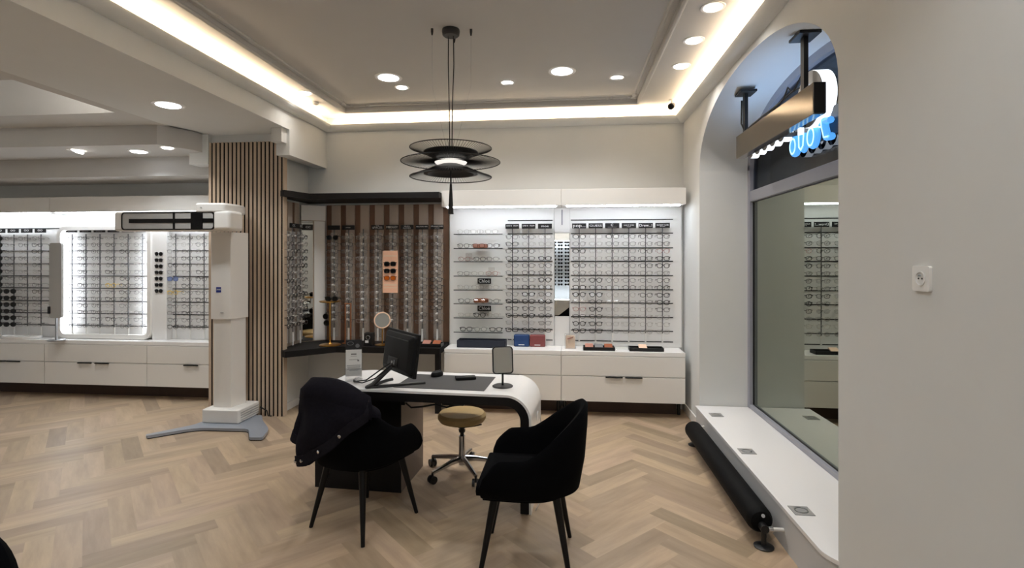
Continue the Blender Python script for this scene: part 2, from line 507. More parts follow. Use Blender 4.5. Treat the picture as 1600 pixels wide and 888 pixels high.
# alcove: stepped soffits and the raised tray
sf = MB()
sf.prism([(XL, 4.06), (-3.69, 4.06), (-3.69, 4.45), (-3.58, 4.72), (-3.58, YB), (XL, YB)], 2.787, 3.3)
struct('ceiling_soffit_upper', sf, 'ceiling_paint')
sf = MB(); sf.prism([(XL, 4.40), (-3.76, 4.47), (-3.60, 4.74), (-3.60, YB), (XL, YB)], 2.605, 2.7875)
struct('ceiling_soffit_lower', sf, 'ceiling_paint')
struct('ceiling_soffit_front', MB().box(XL, -3.55, 5.03, YB, 2.41, 2.605), 'ceiling_paint')
struct('ceiling_tray', MB().box(XL, -3.69, YF, 4.06, 3.10, 3.3), 'ceiling_paint')
tag(MB().box(-3.76, -3.70, -1.0, 3.9, 2.80, 2.812).build('led_strip', 'led_tray'), 'cool light strip tucked on the beam ledge, lighting the alcove ceiling', 'light strip')
struct('ceiling_ledge', MB().box(-3.80, -3.69, -1.2, 4.06, 2.787, 2.80), 'ceiling_paint')
struct('ceiling_stub', MB().box(-3.74, -3.54, 4.86, 5.3, 2.49, 2.787), 'wall')
# slatted pillar
PX0, PX1, PY0 = -3.55, -2.775, 4.915
pl_ = MB().box(PX0, PX1, PY0, PY0 + .03, 0, 2.787); pl_.box(PX0, -2.87, PY0 + .03, YB, 0, 2.787)
struct('pillar', pl_, 'wall')
sl = thing('slat_cladding', 'light wooden slat cladding with black gaps on the square pillar', 'wall cladding', (0, 0, 0))
MB().box(PX0, PX1, PY0 - .012, PY0, 0, 2.705).build('backing', 'slat_gap', sl)
ms = MB(); mv = MB(); ns = 18; pit = (PX1 - PX0) / ns
for i in range(ns):
    ms.box(PX0 + i * pit + .004, PX0 + i * pit + .031, PY0 - .033, PY0 - .012, 0, 2.705)
    mv.box(PX0 + i * pit + .004, PX0 + i * pit + .031, PY0 - .037, PY0 - .033, 0, 2.705)
ms.build('slat_core', 'slat_gap', sl)
mv.build('slat_veneer', 'slat_wood', sl)
o = MB().box(PX1 + .001, PX1 + .015, PY0 - .034, PY0 + .028, 0, 2.64, .002, 1).build('corner_batten', 'slat_wood')
tag(o, 'single light wooden batten on the niche-side corner of slatted pillar', 'batten')
# walls of the niche beside the pillar
struct('wall_niche', MB().box(-2.87, -2.85, PY0 + .03, YB, 0, 2.787), 'wall')
struct('baseboard_niche', MB().box(-2.85, -2.838, PY0 + .03, YB, 0, .075), 'white_lacquer')
struct('baseboard_right', MB().box(XR - .012, XR, 4.90, YB, 0, .09, .003), 'white_lacquer')
struct('baseboard_right', MB().box(XR - .012, XR, YF, 2.40, 0, .09, .003), 'white_lacquer')

# ------------------------------------------------------------------ ceiling lights
def downlight(x, y, z, r, label, cool=False, power=9., lit=True, tilt=None, rim=True):
    t = thing('downlight', label, 'ceiling light', (x, y, z), 0, 'recessed downlights')
    MB().lathe([(r * 1.02, -.004), (r * 1.32, -.005), (r * 1.36, 0), (r * 1.0, 0.0)], n=28).build('trim_ring', 'white_lacquer', t)
    M = Matrix.Rotation(tilt[0], 4, tilt[1]) if tilt else None
    MB().lathe([(0, -.012), (r * .8, -.012), (r, -.006), (r, 0), (0, 0)], n=28, M=M).build('lens', 'lamp_face_cool' if cool else 'lamp_face', t)
    ld = bpy.data.lights.new('downlight_lamp', 'AREA'); ld.shape = 'DISK'; ld.size = r * 2
    ld.energy = power * K_DOWN; ld.color = (.92, .97, 1) if cool else (1, .95, .89); ld.spread = math.radians(125)
    lo = bpy.data.objects.new('downlight_lamp', ld); COL.objects.link(lo); lo.parent = t; lo.location = (0, 0, -.03)
    return t
D = downlight
D(-1.556, 4.46, ZI, .088, 'large white downlight on the raised ceiling, bulkhead side of the pendant', True, 14)
D(-.043, 4.459, ZI, .088, 'large white downlight on the raised ceiling, window side of the pendant', True, 14)
D(-1.52, 4.725, ZI, .05, 'small downlight just behind the large one on the bulkhead side', False, 7)
D(-.534, 4.703, ZI, .05, 'small tilted spotlight in middle of the raised ceiling, behind the pendant', False, 7, tilt=(.35, 'X'))
D(.435, 4.669, ZI, .05, 'small spotlight at the window-side corner of the raised ceiling', False, 7, tilt=(.3, 'X'))
D(.909, 4.328, ZB, .055, 'small recessed spot in window-side ceiling border, third one, beside the security camera', False, 7)
D(.892, 3.828, ZB, .055, 'small recessed spot in window-side ceiling border, middle of three', False, 7)
D(.891, 3.333, ZB, .055, 'small recessed spot in window-side ceiling border, nearest the viewer', False, 7)
D(-2.428, 4.667, ZB, .05, 'small recessed spot in the ceiling border by the smoke detector', False, 2)
D(-3.181, 3.899, 2.787, .088, 'large white downlight under the wide ceiling beam', True, 14)
D(-4.178, 4.739, 2.605, .07, 'large white downlight in the low alcove ceiling', True, 9)
D(-3.76, 4.60, 2.605, .05, 'small spotlight in alcove ceiling, next to the slatted pillar', False, 5)
D(-4.728, 4.621, 2.605, .06, 'tilted swivel spotlight hanging from the alcove ceiling', False, 5, tilt=(.6, 'Y'))
for i, (x, y, z, p) in enumerate(((-1.5, 1.6, ZI, 12), (-.1, 1.6, ZI, 12), (-1.5, -1.2, ZI, 12), (-.1, -1.2, ZI, 12), (-3.18, 1.2, 2.787, 12), (-5.6, 1.5, 3.1, 14), (-5.6, 3.2, 3.1, 10), (.89, 1.2, ZB, 5))):  # out-of-view downlights added as fill for the visible room
    D(x, y, z, .088, 'unseen white downlight added as fill over the shop floor, %s of that run' % ('first second third fourth fifth sixth seventh eighth'.split()[i]), True, p)
o = MB().lathe([(0, -.03), (.035, -.03), (.05, -.02), (.055, 0), (0, 0)], (0, 0, 0), 24).build('smoke_detector', 'white_lacquer')
o.location = (-2.50, 4.96, ZB); tag(o, 'round white smoke detector on the ceiling border', 'smoke detector')
cc = thing('security_camera', 'small black and white security camera under the ceiling corner', 'camera', (1.02, 5.24, ZB))
MB().lathe([(0, -.012), (.03, -.012), (.035, 0), (0, 0)], n=20).cyl((0, 0, -.01), (-.01, -.03, -.05), .012).build('mount', 'white_lacquer', cc)
MB().cyl((-.002, -.005, -.058), (-.03, -.075, -.088), .028, .03, 18).build('housing', 'black', cc)
MB().cyl((-.029, -.073, -.087), (-.032, -.08, -.09), .02, .018, 18).build('lens', 'lens_dark', cc)

# ------------------------------------------------------------------ pendant
pd = thing('pendant_lamp', 'black pendant lamp of three stacked wire discs over the desk', 'pendant lamp', (-.80, 3.57, ZI))
PZ = lambda z: z - ZI
MB().lathe([(0, 0), (.06, 0), (.062, -.012), (.058, -.038), (.05, -.045), (0, -.045)], n=28).build('canopy', 'black', pd)
for dx in (-.018, .018):
    MB().tube([(dx, 0, -.04), (dx * 1.1, .004, PZ(2.9)), (dx * .6, -.003, PZ(2.6)), (dx * .4, 0, PZ(2.24))], .0035, 6).build('cable', 'cable_black', pd)
def wire_disc(name, zr, r, zi, ri, ns, collar):
    mb = MB()
    mb.tube([(r * math.cos(2 * PI * k / 64), r * math.sin(2 * PI * k / 64), PZ(zr)) for k in range(64)], .0035, 6, True)
    mb.tube([(ri * math.cos(2 * PI * k / 40), ri * math.sin(2 * PI * k / 40), PZ(zi)) for k in range(40)], .004, 6, True)
    for k in range(ns):
        a = 2 * PI * k / ns
        mb.cyl((r * math.cos(a), r * math.sin(a), PZ(zr)), (ri * math.cos(a), ri * math.sin(a), PZ(zi)), .0014, n=4)
    o = mb.build(name, 'black', pd)
    if collar:
        MB().lathe([(c[0], PZ(c[1])) for c in collar], n=48).build('shade', 'black', o)
wire_disc('wire_disc', 2.318, .281, 2.235, .07, 84, [(.187, 2.292), (.185, 2.286), (.13, 2.252), (.06, 2.236), (.06, 2.240), (.13, 2.257), (.184, 2.296), (.187, 2.292)])
wire_disc('wire_disc', 2.222, .341, 2.222, .05, 84, None)
wire_disc('wire_disc', 2.119, .281, 2.202, .07, 84, [(.187, 2.140), (.185, 2.148), (.125, 2.185), (.07, 2.206), (.07, 2.201), (.122, 2.180), (.150, 2.160), (.16, 2.138), (.187, 2.140)])
MB().lathe([(.0, PZ(2.236)), (.105, PZ(2.232)), (.112, PZ(2.222)), (.105, PZ(2.212)), (0, PZ(2.208))], n=36).build('light_disc', mat('pendant_glow', (255, 250, 240), .5, emit=(1, .95, .88), estr=.8), pd)
MB().tube([(0, 0, PZ(2.24)), (0, 0, PZ(2.062))], .006, 8).build('stem', 'black', pd)
MB().lathe([(0, PZ(2.075)), (.008, PZ(2.07)), (.019, PZ(1.868)), (.019, PZ(1.862)), (0, PZ(1.862))], n=16).build('weight', 'black', pd)
for x, y, s in ((-.925, 3.54, 'bulkhead side'), (-.66, 3.577, 'window side'), (-.80, 3.68, 'far side')):
    h = thing('ceiling_hook', 'small black ceiling anchor with thin wire, %s of the pendant canopy' % s, 'ceiling hook', (x, y, ZI), 0, 'anchors around the pendant')
    MB().lathe([(0, 0), (.009, 0), (.009, -.02), (.005, -.045), (0, -.045)], n=12).build('anchor', 'black', h)
    MB().tube([(0, 0, -.04), (.0, 0, PZ(2.75)), ((-.80 - x) * .75, (3.57 - y) * .75, PZ(2.33))], .0007, 4).build('wire', 'steel', h)

# ------------------------------------------------------------------ eyeglasses
def rim(shape, w, h, n=14):
    P = []
    for k in range(n):
        a = 2 * PI * k / n
        c, s = math.cos(a), math.sin(a)
        e = {'round': 1., 'square': .62, 'cat': .75, 'drop': .85}[shape]
        x = w * math.copysign(abs(c) ** e, c); z = h * math.copysign(abs(s) ** e, s)
        if shape == 'cat' and s > 0: z += .12 * h * (c * 1.0)
        if shape == 'drop' and s < 0: x *= 1 - .14 * abs(s)
        P.append((x, z))
    return P
GM = {}
def glass_meshes(shape, code, dark=None, bold=None):
    key = (shape, code, dark)
    if key in GM: return GM[key]
    r = bold or {'k': .0034, 'd': .0024, 'g': .0019, 'p': .0016, 'r': .0022, 't': .0032, 'y': .0026, 'b': .0026}[code]
    if dark: r = .0034
    w, h = .026, {'round': .0225, 'square': .0195, 'cat': .020, 'drop': .022}[shape]
    if dark: w, h = .028, h + .003
    cx = .0345
    R = rim(shape, w, h)
    mb = MB()
    for s in (-1, 1): mb.tube([(s * (cx + x), 0, z) for x, z in R], r, 5, True)
    mb.tube([(-.0095, 0, .006), (0, -.001, .009), (.0095, 0, .006)], r, 5)
    for s in (-1, 1): mb.tube([(s * (cx + w - .002), 0, h * .55), (s * (cx + w + .007), .001, h * .6), (s * (cx + w + .008), .008, h * .6)], r * 1.1, 5)
    fm = mb.mesh('eyeglasses', FR[code])
    L = {}
    tm = {}
    for s in (-1, 1):
        L[s] = MB().prism([(s * (cx + x * .97), z * .97) for x, z in R], -.0006, .0006, 'y').mesh('lens', dark or 'lens_clear')
        x0 = s * (cx + w + .008)
        tm[s] = MB().tube([(x0, .006, h * .6), (x0 * .99, .045, h * .58), (x0 * .96, .068, h * .45), (x0 * .94, .082, -.006)], [r * 1.1, r, r, r], 5).mesh('temple', FR[code])
    GM[key] = (fm, L, tm)
    return GM[key]
def eyeglasses(loc, rz, shape, code, label, group, cat='eyeglasses', dark=None, name='eyeglasses', parts=True):
    fm, L, tm = glass_meshes(shape, code, dark)
    o = put(name, fm)
    o.location = loc; o.rotation_euler = (0, 0, rz)
    tag(o, label, cat, group)
    for s in (-1, 1):
        put('lens', L[s], o)
        if parts: put('temple', tm[s], o)
    return o
SHAPES = ('round', 'square', 'cat', 'drop')
def shape_of(i, j): return SHAPES[(i * 5 + j * 3 + (i * j) % 3) % 4]

# ------------------------------------------------------------------ white display wall beside the window
ZC = .642           # counter height of the display cabinets
def display_cabinet(x0, x1, yf, label, handles, rows_split=(.40,), vs=()):
    t = thing('display_cabinet', label, 'cabinet', (x0, yf, 0), 0, 'white base cabinets')
    W = x1 - x0; D_ = YB - yf
    MB().box(0, W, .012, D_ - .002, .149, .598).build('body', 'white_lacquer', t)
    MB().box(0, W, 0, D_ - .002, .600, ZC, .003).build('countertop', 'white_gloss', t)
    MB().box(0.0 if yf > 5.25 else .05, W if yf > 5.25 else W - .05, .17, D_ - .01, 0, .149).build('plinth', 'plinth_brown', t)
    xs = [0] + [v for v in vs] + [W]
    for a, c in zip(xs, xs[1:]):
        d = MB().box(a + .002, c - .002, -.004, .012, .403, .594, .002).build('drawer', 'white_lacquer', t)
        d = MB().box(a + .002, c - .002, -.004, .012, .151, .396, .002).build('drawer', 'white_lacquer', t)
        for hx in handles:
            if a <= hx <= c:
                MB().box(hx - .082, hx + .082, -.022, -.004, .388, .399, .002).build('handle', 'black', d)
    if yf < 5.25:
        for fx in (.03, W - .03):
            MB().cyl((fx, .16, 0), (fx, .16, .149), .016, .014, 12).build('foot', 'black', t)
    return t
display_cabinet(-1.234, -.058, 5.2, 'white drawer cabinet under the glass-shelf display, behind the desk', (.5, .68))
display_cabinet(-.056, 1.134, 5.2, 'white drawer cabinet with two black handles, beside the window wall', (.512, .70))
def display_header(x0, x1, label, yf=5.2, z0=2.078, z1=2.238, led='led_cool'):
    t = thing('display_header', label, 'light canopy', (x0, yf, z0), 0, 'lit canopies over the displays')
    W = x1 - x0
    MB().box(0, W, 0, YB - yf - .002, 0, z1 - z0, .003).build('canopy_box', 'white_lacquer', t)
    MB().box(.05, W - .05, .02, .065, -.012, 0, .002).build('led_strip', led, t)
    return t
display_header(-1.262, -.058, 'white lit canopy box above the glass shelves')
display_header(-.056, 1.140, 'white lit canopy box nearest the window wall')
def display_panel(x0, x1, label, yf, rails, rx0, rx1, z0=ZC, z1=2.078, side=None, group='white back panels'):
    t = thing('slotted_display', label, 'display panel', (x0, yf, z0), 0, group)
    MB().box(0, x1 - x0, 0, YB - yf - .002, 0, z1 - z0, .002).build('panel', 'panel_white', t)
    for z in rails:
        MB().box(rx0 - x0, rx1 - x0, -.005, 0, z - z0 - .0045, z - z0 + .0045).build('rail', 'black_rail', t)
    for s in (side or []):
        MB().box(s - .012 - x0, s + .012 - x0, -.11, 0, 0, z1 - z0, .002).build('side_panel', 'panel_white', t)
    return t
RAILS = [1.952, 1.811, 1.662, 1.524, 1.379, 1.234, 1.095, .95, .808, .70]
display_panel(-1.243, -.135, 'white slotted panel with glass shelves, between slatted niche and narrow mirror', 5.495, RAILS, -.62, -.15)
display_panel(.03, 1.161, 'white slotted panel with six peg rods, nearest the window', 5.495, RAILS, .04, 1.075)
mr = thing('wall_mirror', 'narrow tall mirror between the two white panels', 'mirror', (-.052, 5.49, ZC))
MB().box(-.08, .08, .015, .05, 0, 1.436).build('backing', 'panel_white', mr)
MB().box(-.075, .075, .003, .015, .31, 1.175).build('glass', 'mirror', mr)
MB().box(-.078, .078, .003, .015, .0, .308).build('lower_panel', 'panel_white', mr)
MB().box(-.078, .078, -.002, .015, 1.178, 1.20, .003).build('top_clip', 'panel_white', mr)
MB().box(-.006, .006, .005, .015, 1.26, 1.42).build('cover_strip', 'alu', mr)

RZ = [1.776 - .0741 * k for k in range(14)]
def peg_rod(x, y, ztop, zbot, zs, label, text=None, group='peg rods', sign_z=1.888, style='white', rz=0, logo=False, yp=None):
    """rod with pegs and sign plate; +Y is the wall side"""
    t = thing('peg_rod', label, 'display rod', (x, y, 0), rz, group)
    mb = MB(); dep = .035
    mb.box(-.004, .004, dep - .004, dep + .004, zs[-1] - .02, ztop)
    for k, z in enumerate(zs):
        mb.box(-.005, .005, .0, dep, z + .004, z + .010)
    for z in (ztop - .05, zs[-1] + .01): mb.box(-.004, .004, dep, dep + .039, z - .004, z + .004)
    mb.build('pole', 'peg_grey', t)
    MB().box(-.008, .008, dep - .004, dep + .008, zbot, zs[-1] - .02, .002).build('foot', 'peg_white', t)
    if text is not None:
        s = MB().box(-.072, .072, dep - .012, dep - .004, sign_z - .026, sign_z + .026, .003).build('sign_plate', 'black', t)
        if text:
            for li, (tx, sz, wd, dz) in enumerate(text):
                lettering(tx, sz, 'letter_white', s, FACE(0, dep - .0125, sign_z + dz), width=wd)
        if logo:
            MB().tube([(.012 * math.cos(a), dep - .013, sign_z + .008 + .010 * math.sin(a)) for a in [.6 + k * .35 for k in range(15)]], .0022, 5).build('emblem', 'letter_white', s)
    return t
XRODS = [.124, .2916, .4592, .6268, .7944, .962]
TX = [[('pop', .046, .075, .004), ('...', .03, .03, -.008)], [('GUESS', .03, .125, 0)], [('_____', .02, .09, -.006)], [('LIGHT EYES', .016, .10, .004), ('PARIS', .009, .04, -.012)],
      [('Drew...!', .036, .125, 0)], [('ELEMENT CLASS', .016, .115, .004), ('EYES', .01, .05, -.012)]]
TX[0] = [('pop...', .046, .125, .002)]
CODES = ['dgkgdgdkkprdkk', 'ppppggkdkdkdkk', 'dgggpgggpppppp', 'gggdgggdpppppp', 'dgdddgggdgpppp', 'ddrkkgdkkkdppp']
for i, x in enumerate(XRODS):
    peg_rod(x, 5.415, 1.865, .70, RZ, 'thin peg rod with black sign, %s from narrow mirror, window-side white panel' % NTH[i], TX[i], 'peg rods on the window-side panel', logo=(i == 2))
    for j, z in enumerate(RZ):
        c = CODES[i][j]
        eyeglasses((x, 5.41, z), random.uniform(-.06, .06), shape_of(i, j), c, '%s eyeglasses, %s on %s rod from narrow mirror, window-side white panel' % (FRN[c], ORD[j], NTH[i]), 'eyeglasses on the window-side panel')
XRODL = [-.568, -.3975, -.227]
TL = [[('LUCIEN', .02, .05, 0), ], [('LUCIEN', .02, .05, 0)], [('moe', .034, .075, 0)]]
TL[0] = TL[1] = [('LINE N   FROM', .02, .12, .004)]
CODL = ['gdddggdggkddpk', 'gpddddgkkkdkpk', 'pppkddkddkgdgd']
NML = ('rod nearest the glass shelves', 'middle rod', 'rod nearest the narrow mirror')
for i, x in enumerate(XRODL):
    peg_rod(x, 5.415, 1.865, .70, RZ, 'thin peg rod with black sign on white shelf panel, %s' % NML[i].replace('rod ', 'one ').replace('middle rod', 'middle of three'), TL[i], 'peg rods on the shelf panel')
    for j, z in enumerate(RZ):
        c = CODL[i][j]
        eyeglasses((x, 5.41, z), random.uniform(-.06, .06), shape_of(i + 3, j), c, '%s eyeglasses, %s on %s of white shelf panel' % (FRN[c], ORD[j], NML[i]), 'eyeglasses on the shelf-panel rods')
SHZ = [1.806, 1.66, 1.523, 1.374, 1.231, 1.089, .943, .796]
SHC = ['ppp', 'dtd', 'rdg', 'gpr', 'ppp', 'dtd', 'pkp', 'kgk']
SHX = [(-1.07, -.93, -.775), (-1.07, -.91, -.76), (-1.06, -.90, -.765), (-1.07, -.92, -.77), (-1.07, -.92, -.765), (-1.06, -.90, -.76), (-1.06, -.90, -.76), (-1.04, -.89, -.73)]
SHN = ('nearest the slatted niche', 'in the middle', 'nearest the peg rods')
for k, z in enumerate(SHZ):
    s = thing('glass_shelf', 'thin glass display shelf with dark front edge, %s of eight' % ORD[k], 'shelf', (0, 5.495, z), 0, 'glass shelves')
    MB().box(-1.165, -.655, -.165, -.0, -.008, 0).build('shelf_board', 'shelf_glass', s)
    MB().box(-1.165, -.655, -.169, -.165, -.008, 0).build('front_edge', 'black_rail', s)
    for q in range(3):
        c = SHC[k][q]
        eyeglasses((SHX[k][q], 5.365, z + .024), random.uniform(-.12, .12), shape_of(q, k), c, '%s eyeglasses on %s glass shelf, pair %s' % (FRN[c], ORD[k], SHN[q]), 'eyeglasses on the glass shelves')
for z, k in ((1.231, 'fifth'), (.943, 'seventh')):
    s = thing('shelf_sign', 'small black sign with white lettering standing above the %s glass shelf' % k, 'sign', (-.868, 5.47, z), 0, 'shelf name signs')
    MB().box(-.072, .072, 0, .012, .054, .112, .003).build('plate', 'black', s)
    MB().box(-.05, .05, .002, .01, 0, .056).build('stand', 'acrylic', s)
    lettering('Chlo\u00e9', .052, 'letter_white', s, FACE(0, -.0008, .083), width=.118)
for z, k, dx in ((1.66, 'second', -.90), (1.089, 'sixth', -.895)):
    o = MB().box(-.078, .078, -.025, .03, 0, .045, .016, 3).build('glasses_case', 'leather_brown' if k == 'sixth' else 'card_rose')
    o.location = (dx, 5.43, z)
    tag(o, '%s glasses case lying on the %s glass shelf' % ('brown' if k == 'sixth' else 'pink-brown', k), 'glasses case')
for x, z, k in ((-1.03, 1.523, 'third'), (-.79, 1.374, 'fourth')):
    o = MB().box(-.035, .035, 0, .006, 0, .085, .002).build('card_stand', 'acrylic'); o.location = (x, 5.46, z)
    tag(o, 'small clear card standing at the back of the %s glass shelf' % k, 'card')
# things on the white counter
t = thing('display_tray', 'empty navy display tray on the counter below the glass shelves', 'tray', (-.872, 5.355, ZC), 0)
MB().box(-.25, .25, -.075, .075, 0, .012, .003).box(-.25, .25, -.075, -.067, 0, .075, .003).box(-.25, .25, .067, .075, 0, .075, .003).box(-.25, -.242, -.075, .075, 0, .075, .003).box(.242, .25, -.075, .075, 0, .075, .003).build('tray_body', 'navy', t)
MB().box(-.24, .24, -.066, .066, .012, .016).build('lining', 'black_fabric', t)
for x, m_, nm in ((-.468, 'blue_box', 'blue'), (-.303, 'maroon_box', 'maroon')):
    t = thing('gift_box', 'small %s box standing on the white counter' % nm, 'box', (x, 5.43, ZC))
    MB().box(-.08, .08, -.035, .035, 0, .122, .012, 3).build('box_body', m_, t)
    MB().box(-.03, .03, -.0362, -.035, .016, .024).build('label', 'letter_white', t)
t = thing('gift_bag', 'beige paper gift bag with bow inside clear case, counter end beside narrow mirror', 'gift bag', (.033, 5.36, ZC))
MB().box(-.058, .058, -.04, .04, 0, .145, .003).build('case', 'acrylic', t)
MB().rings([[(sx * a, sy * b, z) for sx, sy in ((-1, -1), (1, -1), (1, 1), (-1, 1))] for a, b, z in ((.046, .03, .002), (.047, .031, .1), (.04, .018, .128))]).build('bag', 'beige_paper', t)
MB().tube([(.03 * math.sin(2 * a) , -.036 , .108 + .010 * math.sin(a) * math.cos(a) * 2 + .004 * math.cos(a)) for a in [2 * PI * k / 20 for k in range(20)]], .003, 5, True).build('bow', 'card_rose', t)
def black_tray(x, y, z, w, label, cards, d=.13, rz=0.):
    t = thing('display_tray', label, 'tray', (x, y, z), rz, 'black trays')
    h = .035
    MB().box(-w / 2, w / 2, -d / 2, d / 2, 0, .008, .003).box(-w / 2, w / 2, -d / 2, -d / 2 + .008, 0, h, .003).box(-w / 2, w / 2, d / 2 - .008, d / 2, 0, h, .003).box(-w / 2, -w / 2 + .008, -d / 2, d / 2, 0, h, .003).box(w / 2 - .008, w / 2, -d / 2, d / 2, 0, h, .003).build('tray_body', 'black', t)
    for cx, m_, nm in cards:
        o = MB().box(-.04, .04, -.045, .045, 0, .012, .003, M=Matrix.Rotation(.35, 4, 'X')).build('color_card', m_)
        o.name = 'display_card'
        o.location = (x + cx * math.cos(rz), y + cx * math.sin(rz), z + .030); o.rotation_euler = (0, 0, rz)
        tag(o, nm, 'card', 'cards in the trays')
black_tray(.315, 5.30, ZC, .31, 'black tray holding three cards, on counter near the gift bag', ((-.095, 'card_rose', 'rose-brown card in the three-card tray, nearest the gift bag'), (0, 'print_grey', 'dark grey card in the middle of the three-card tray'), (.095, 'leather_brown', 'brown card in the three-card tray, farthest from gift bag')))
black_tray(.775, 5.30, ZC, .33, 'black tray holding one cream card, on counter near the window wall', ((-.03, 'promo_cream', 'cream card lying in the tray near the window wall'),))
o = MB().box(-.11, .11, -.09, .09, 0, .006, .002).build('glass_plate', 'shelf_glass'); o.location = (.54, 5.41, ZC)
tag(o, 'flat clear glass plate on the counter between two black trays', 'plate')

# ------------------------------------------------------------------ dark niche with acrylic columns
cor = [(-2.772, 4.84), (-2.71, 4.80), (-2.61, 5.10), (-1.264, 5.10), (-1.264, YB - .002), (-2.848, YB - .002), (-2.848, 4.948), (-2.772, 4.948)]
tag(MB().prism(cor, 2.158, 2.215).build('niche_canopy', 'black_wood'), 'black angled top board over the slatted display niche', 'shelf')
cor = [(-2.772, 4.85), (-2.70, 4.80), (-2.34, 5.13), (-1.262, 5.13), (-1.262, YB - .002), (-2.848, YB - .002), (-2.848, 4.948), (-2.772, 4.948)]
nc = thing('niche_counter', 'black angled counter running around the slatted display niche', 'counter', (0, 0, 0))
MB().prism(cor, .595, .655).build('counter_board', 'black_wood', nc)
MB().box(-1.315, -1.262, 5.14, 5.19, 0, .595).build('leg', 'black_wood', nc)
nb = thing('niche_backboard', 'backboard of alternating taupe and brown vertical boards in the niche', 'wall panel', (0, 0, 0))
XN = [-2.52 + .1636 * k for k in range(8)]
b1, b2 = MB(), MB()
for k, x in enumerate(XN):
    b1.box(x - .05, x + .05, YB - .03, YB - .002, .655, 2.137, .002, 1)
for k in range(9):
    x = XN[0] + (k - .5) * .1636
    b2.box(x - .032, x + .032, YB - .014, YB - .002, .655, 2.137)
b1.build('taupe_boards', 'board_taupe', nb); b2.build('brown_boards', 'board_brown', nb)
nb = thing('niche_backboard', 'taupe and brown boards on the niche side wall by the pillar', 'wall panel', (0, 0, 0))
b1, b2 = MB(), MB()
for y in (5.01, 5.13, 5.27): b1.box(-2.848, -2.832, y - .045, y + .045, .655, 2.137)
for y in (4.975, 5.06, 5.20): b2.box(-2.848, -2.838, y - .024, y + .024, .655, 2.137)
b1.build('taupe_boards', 'board_taupe', nb); b2.build('brown_boards', 'board_brown', nb)
# corner mirror
dv = Vector((-2.635 + 2.835, 5.52 - 5.36, 0)); ang = math.atan2(dv.y, dv.x)
cm = thing('corner_mirror', 'tall mirror with white edge panel set diagonally in the niche corner', 'mirror', (-2.735, 5.43, .656), ang)
MB().box(-.125, .125, .0, .02, 0, 1.47).build('backing', 'board_taupe', cm)
MB().box(-.12, -.005, -.008, 0, .01, 1.30).build('glass', 'mirror', cm)
MB().box(.01, .12, -.010, 0, .01, 1.30).build('white_panel', 'panel_white', cm)
MB().box(-.125, .125, -.012, 0, 1.31, 1.47).build('top_panel', 'panel_white', cm)
RN = [1.777 - .0746 * k for k in range(13)]
def acrylic_column(x, y, rz, label, text, group, sign=True, sz=1.888, w=.085, sheet='frosted_acrylic'):
    t = thing('acrylic_column', label, 'display rod', (x, y, 0), rz, group)
    MB().box(-w / 2, w / 2, .045, .05, .70, 1.83).build('sheet', sheet, t)
    mb = MB()
    for z in RN: mb.box(-.011, .011, .0, .045, z - .002, z + .020, .003, 1)
    mb.build('peg_strip', 'peg_white', t)
    MB().box(-.009, .009, .035, .045, .665, .80, .002).build('foot', 'peg_white', t)
    MB().box(-.004, .004, .05, .075, 1.5, 1.51).box(-.004, .004, .05, .075, .9, .91).box(-.004, .004, .04, .05, .66, 1.87).build('bracket', 'peg_grey', t)
    MB().box(.0, .07, .02, .045, 1.80, 1.815, .002).build('price_clip', 'acrylic', t)
    if sign:
        s = MB().box(-.07, .07, .03, .04, sz - .024, sz + .024, .002).build('sign_plate', 'black', t)
        for tx, size, wd, dz in text: lettering(tx, size, 'letter_white', s, FACE(0, .0296, sz + dz), width=wd)
    return t
NT = [[], [('prodesign', .014, .05, .0)], None, [('FACE', .012, .03, .016), ('\u00e0FACES', .034, .11, -.004)], [('MEDLEY', .030, .125, 0)], [('VINYL', .02, .07, .008), ('FACTORY', .018, .085, -.011)],
      [('FACTORY 900', .018, .12, .004)], [('FRANCOIS', .02, .125, .006), ('PINTON', .012, .05, -.012)]]
NC = ['kddgdddgdkgdg', 'gdgddgdggdggd', 'pggpgdgdpggdp', 'dgdgdgddgddgd', 'gdgggggggdddg', 'dddkddkdddddg', 'gdgddgddddgdg', 'gdgdddkkkkkgd']
for i, x in enumerate(XN):
    lab = 'clear acrylic column with white pegs, %s from the corner mirror' % NTH[i]
    acrylic_column(x, 5.435, 0, lab, NT[i] or [], 'acrylic columns in the niche', NT[i] is not None)
    for j, z in enumerate(RN):
        if i == 4 and 1.17 < z < 1.64: continue
        c = NC[i][j]
        if i == 0 and j in (0, 9):
            eyeglasses((x, 5.43, z), 0, 'drop', 'k', 'black sunglasses, %s on first acrylic column from corner mirror' % ORD[j], 'dark sunglasses in the niche', 'sunglasses', 'lens_dark', 'sunglasses')
            continue
        eyeglasses((x, 5.43, z), random.uniform(-.05, .05), shape_of(i, j), c, '%s eyeglasses, %s on %s acrylic column from corner mirror' % (FRN[c], ORD[j], NTH[i]), 'eyeglasses in the niche')
SW = ('acrylic column nearest the slatted pillar', 'middle acrylic column', 'acrylic column nearest the corner mirror')
for i, y in enumerate((4.965, 5.10, 5.25)):
    t = acrylic_column(-2.745, y, PI / 2, 'clear %s on the niche side wall' % SW[i], [('CC', .03, .05, .002)] if i else [], 'acrylic columns on the niche side wall', i > 0, w=.11, sheet='milky_acrylic')
    for j, z in enumerate(RN):
        c = 'gdgkddkgdgdkk'[(j + i * 4) % 13]
        eyeglasses((-2.74, y, z), PI / 2 + random.uniform(-.05, .05), shape_of(i, j), c, '%s eyeglasses, %s on %s, niche side wall' % (FRN[c], ORD[j], SW[i]), 'eyeglasses on the niche side wall')
s = thing('brand_plate', 'black square sign on the corner mirror, topmost in the niche', 'sign', (-2.765, 5.37, 1.888), ang)
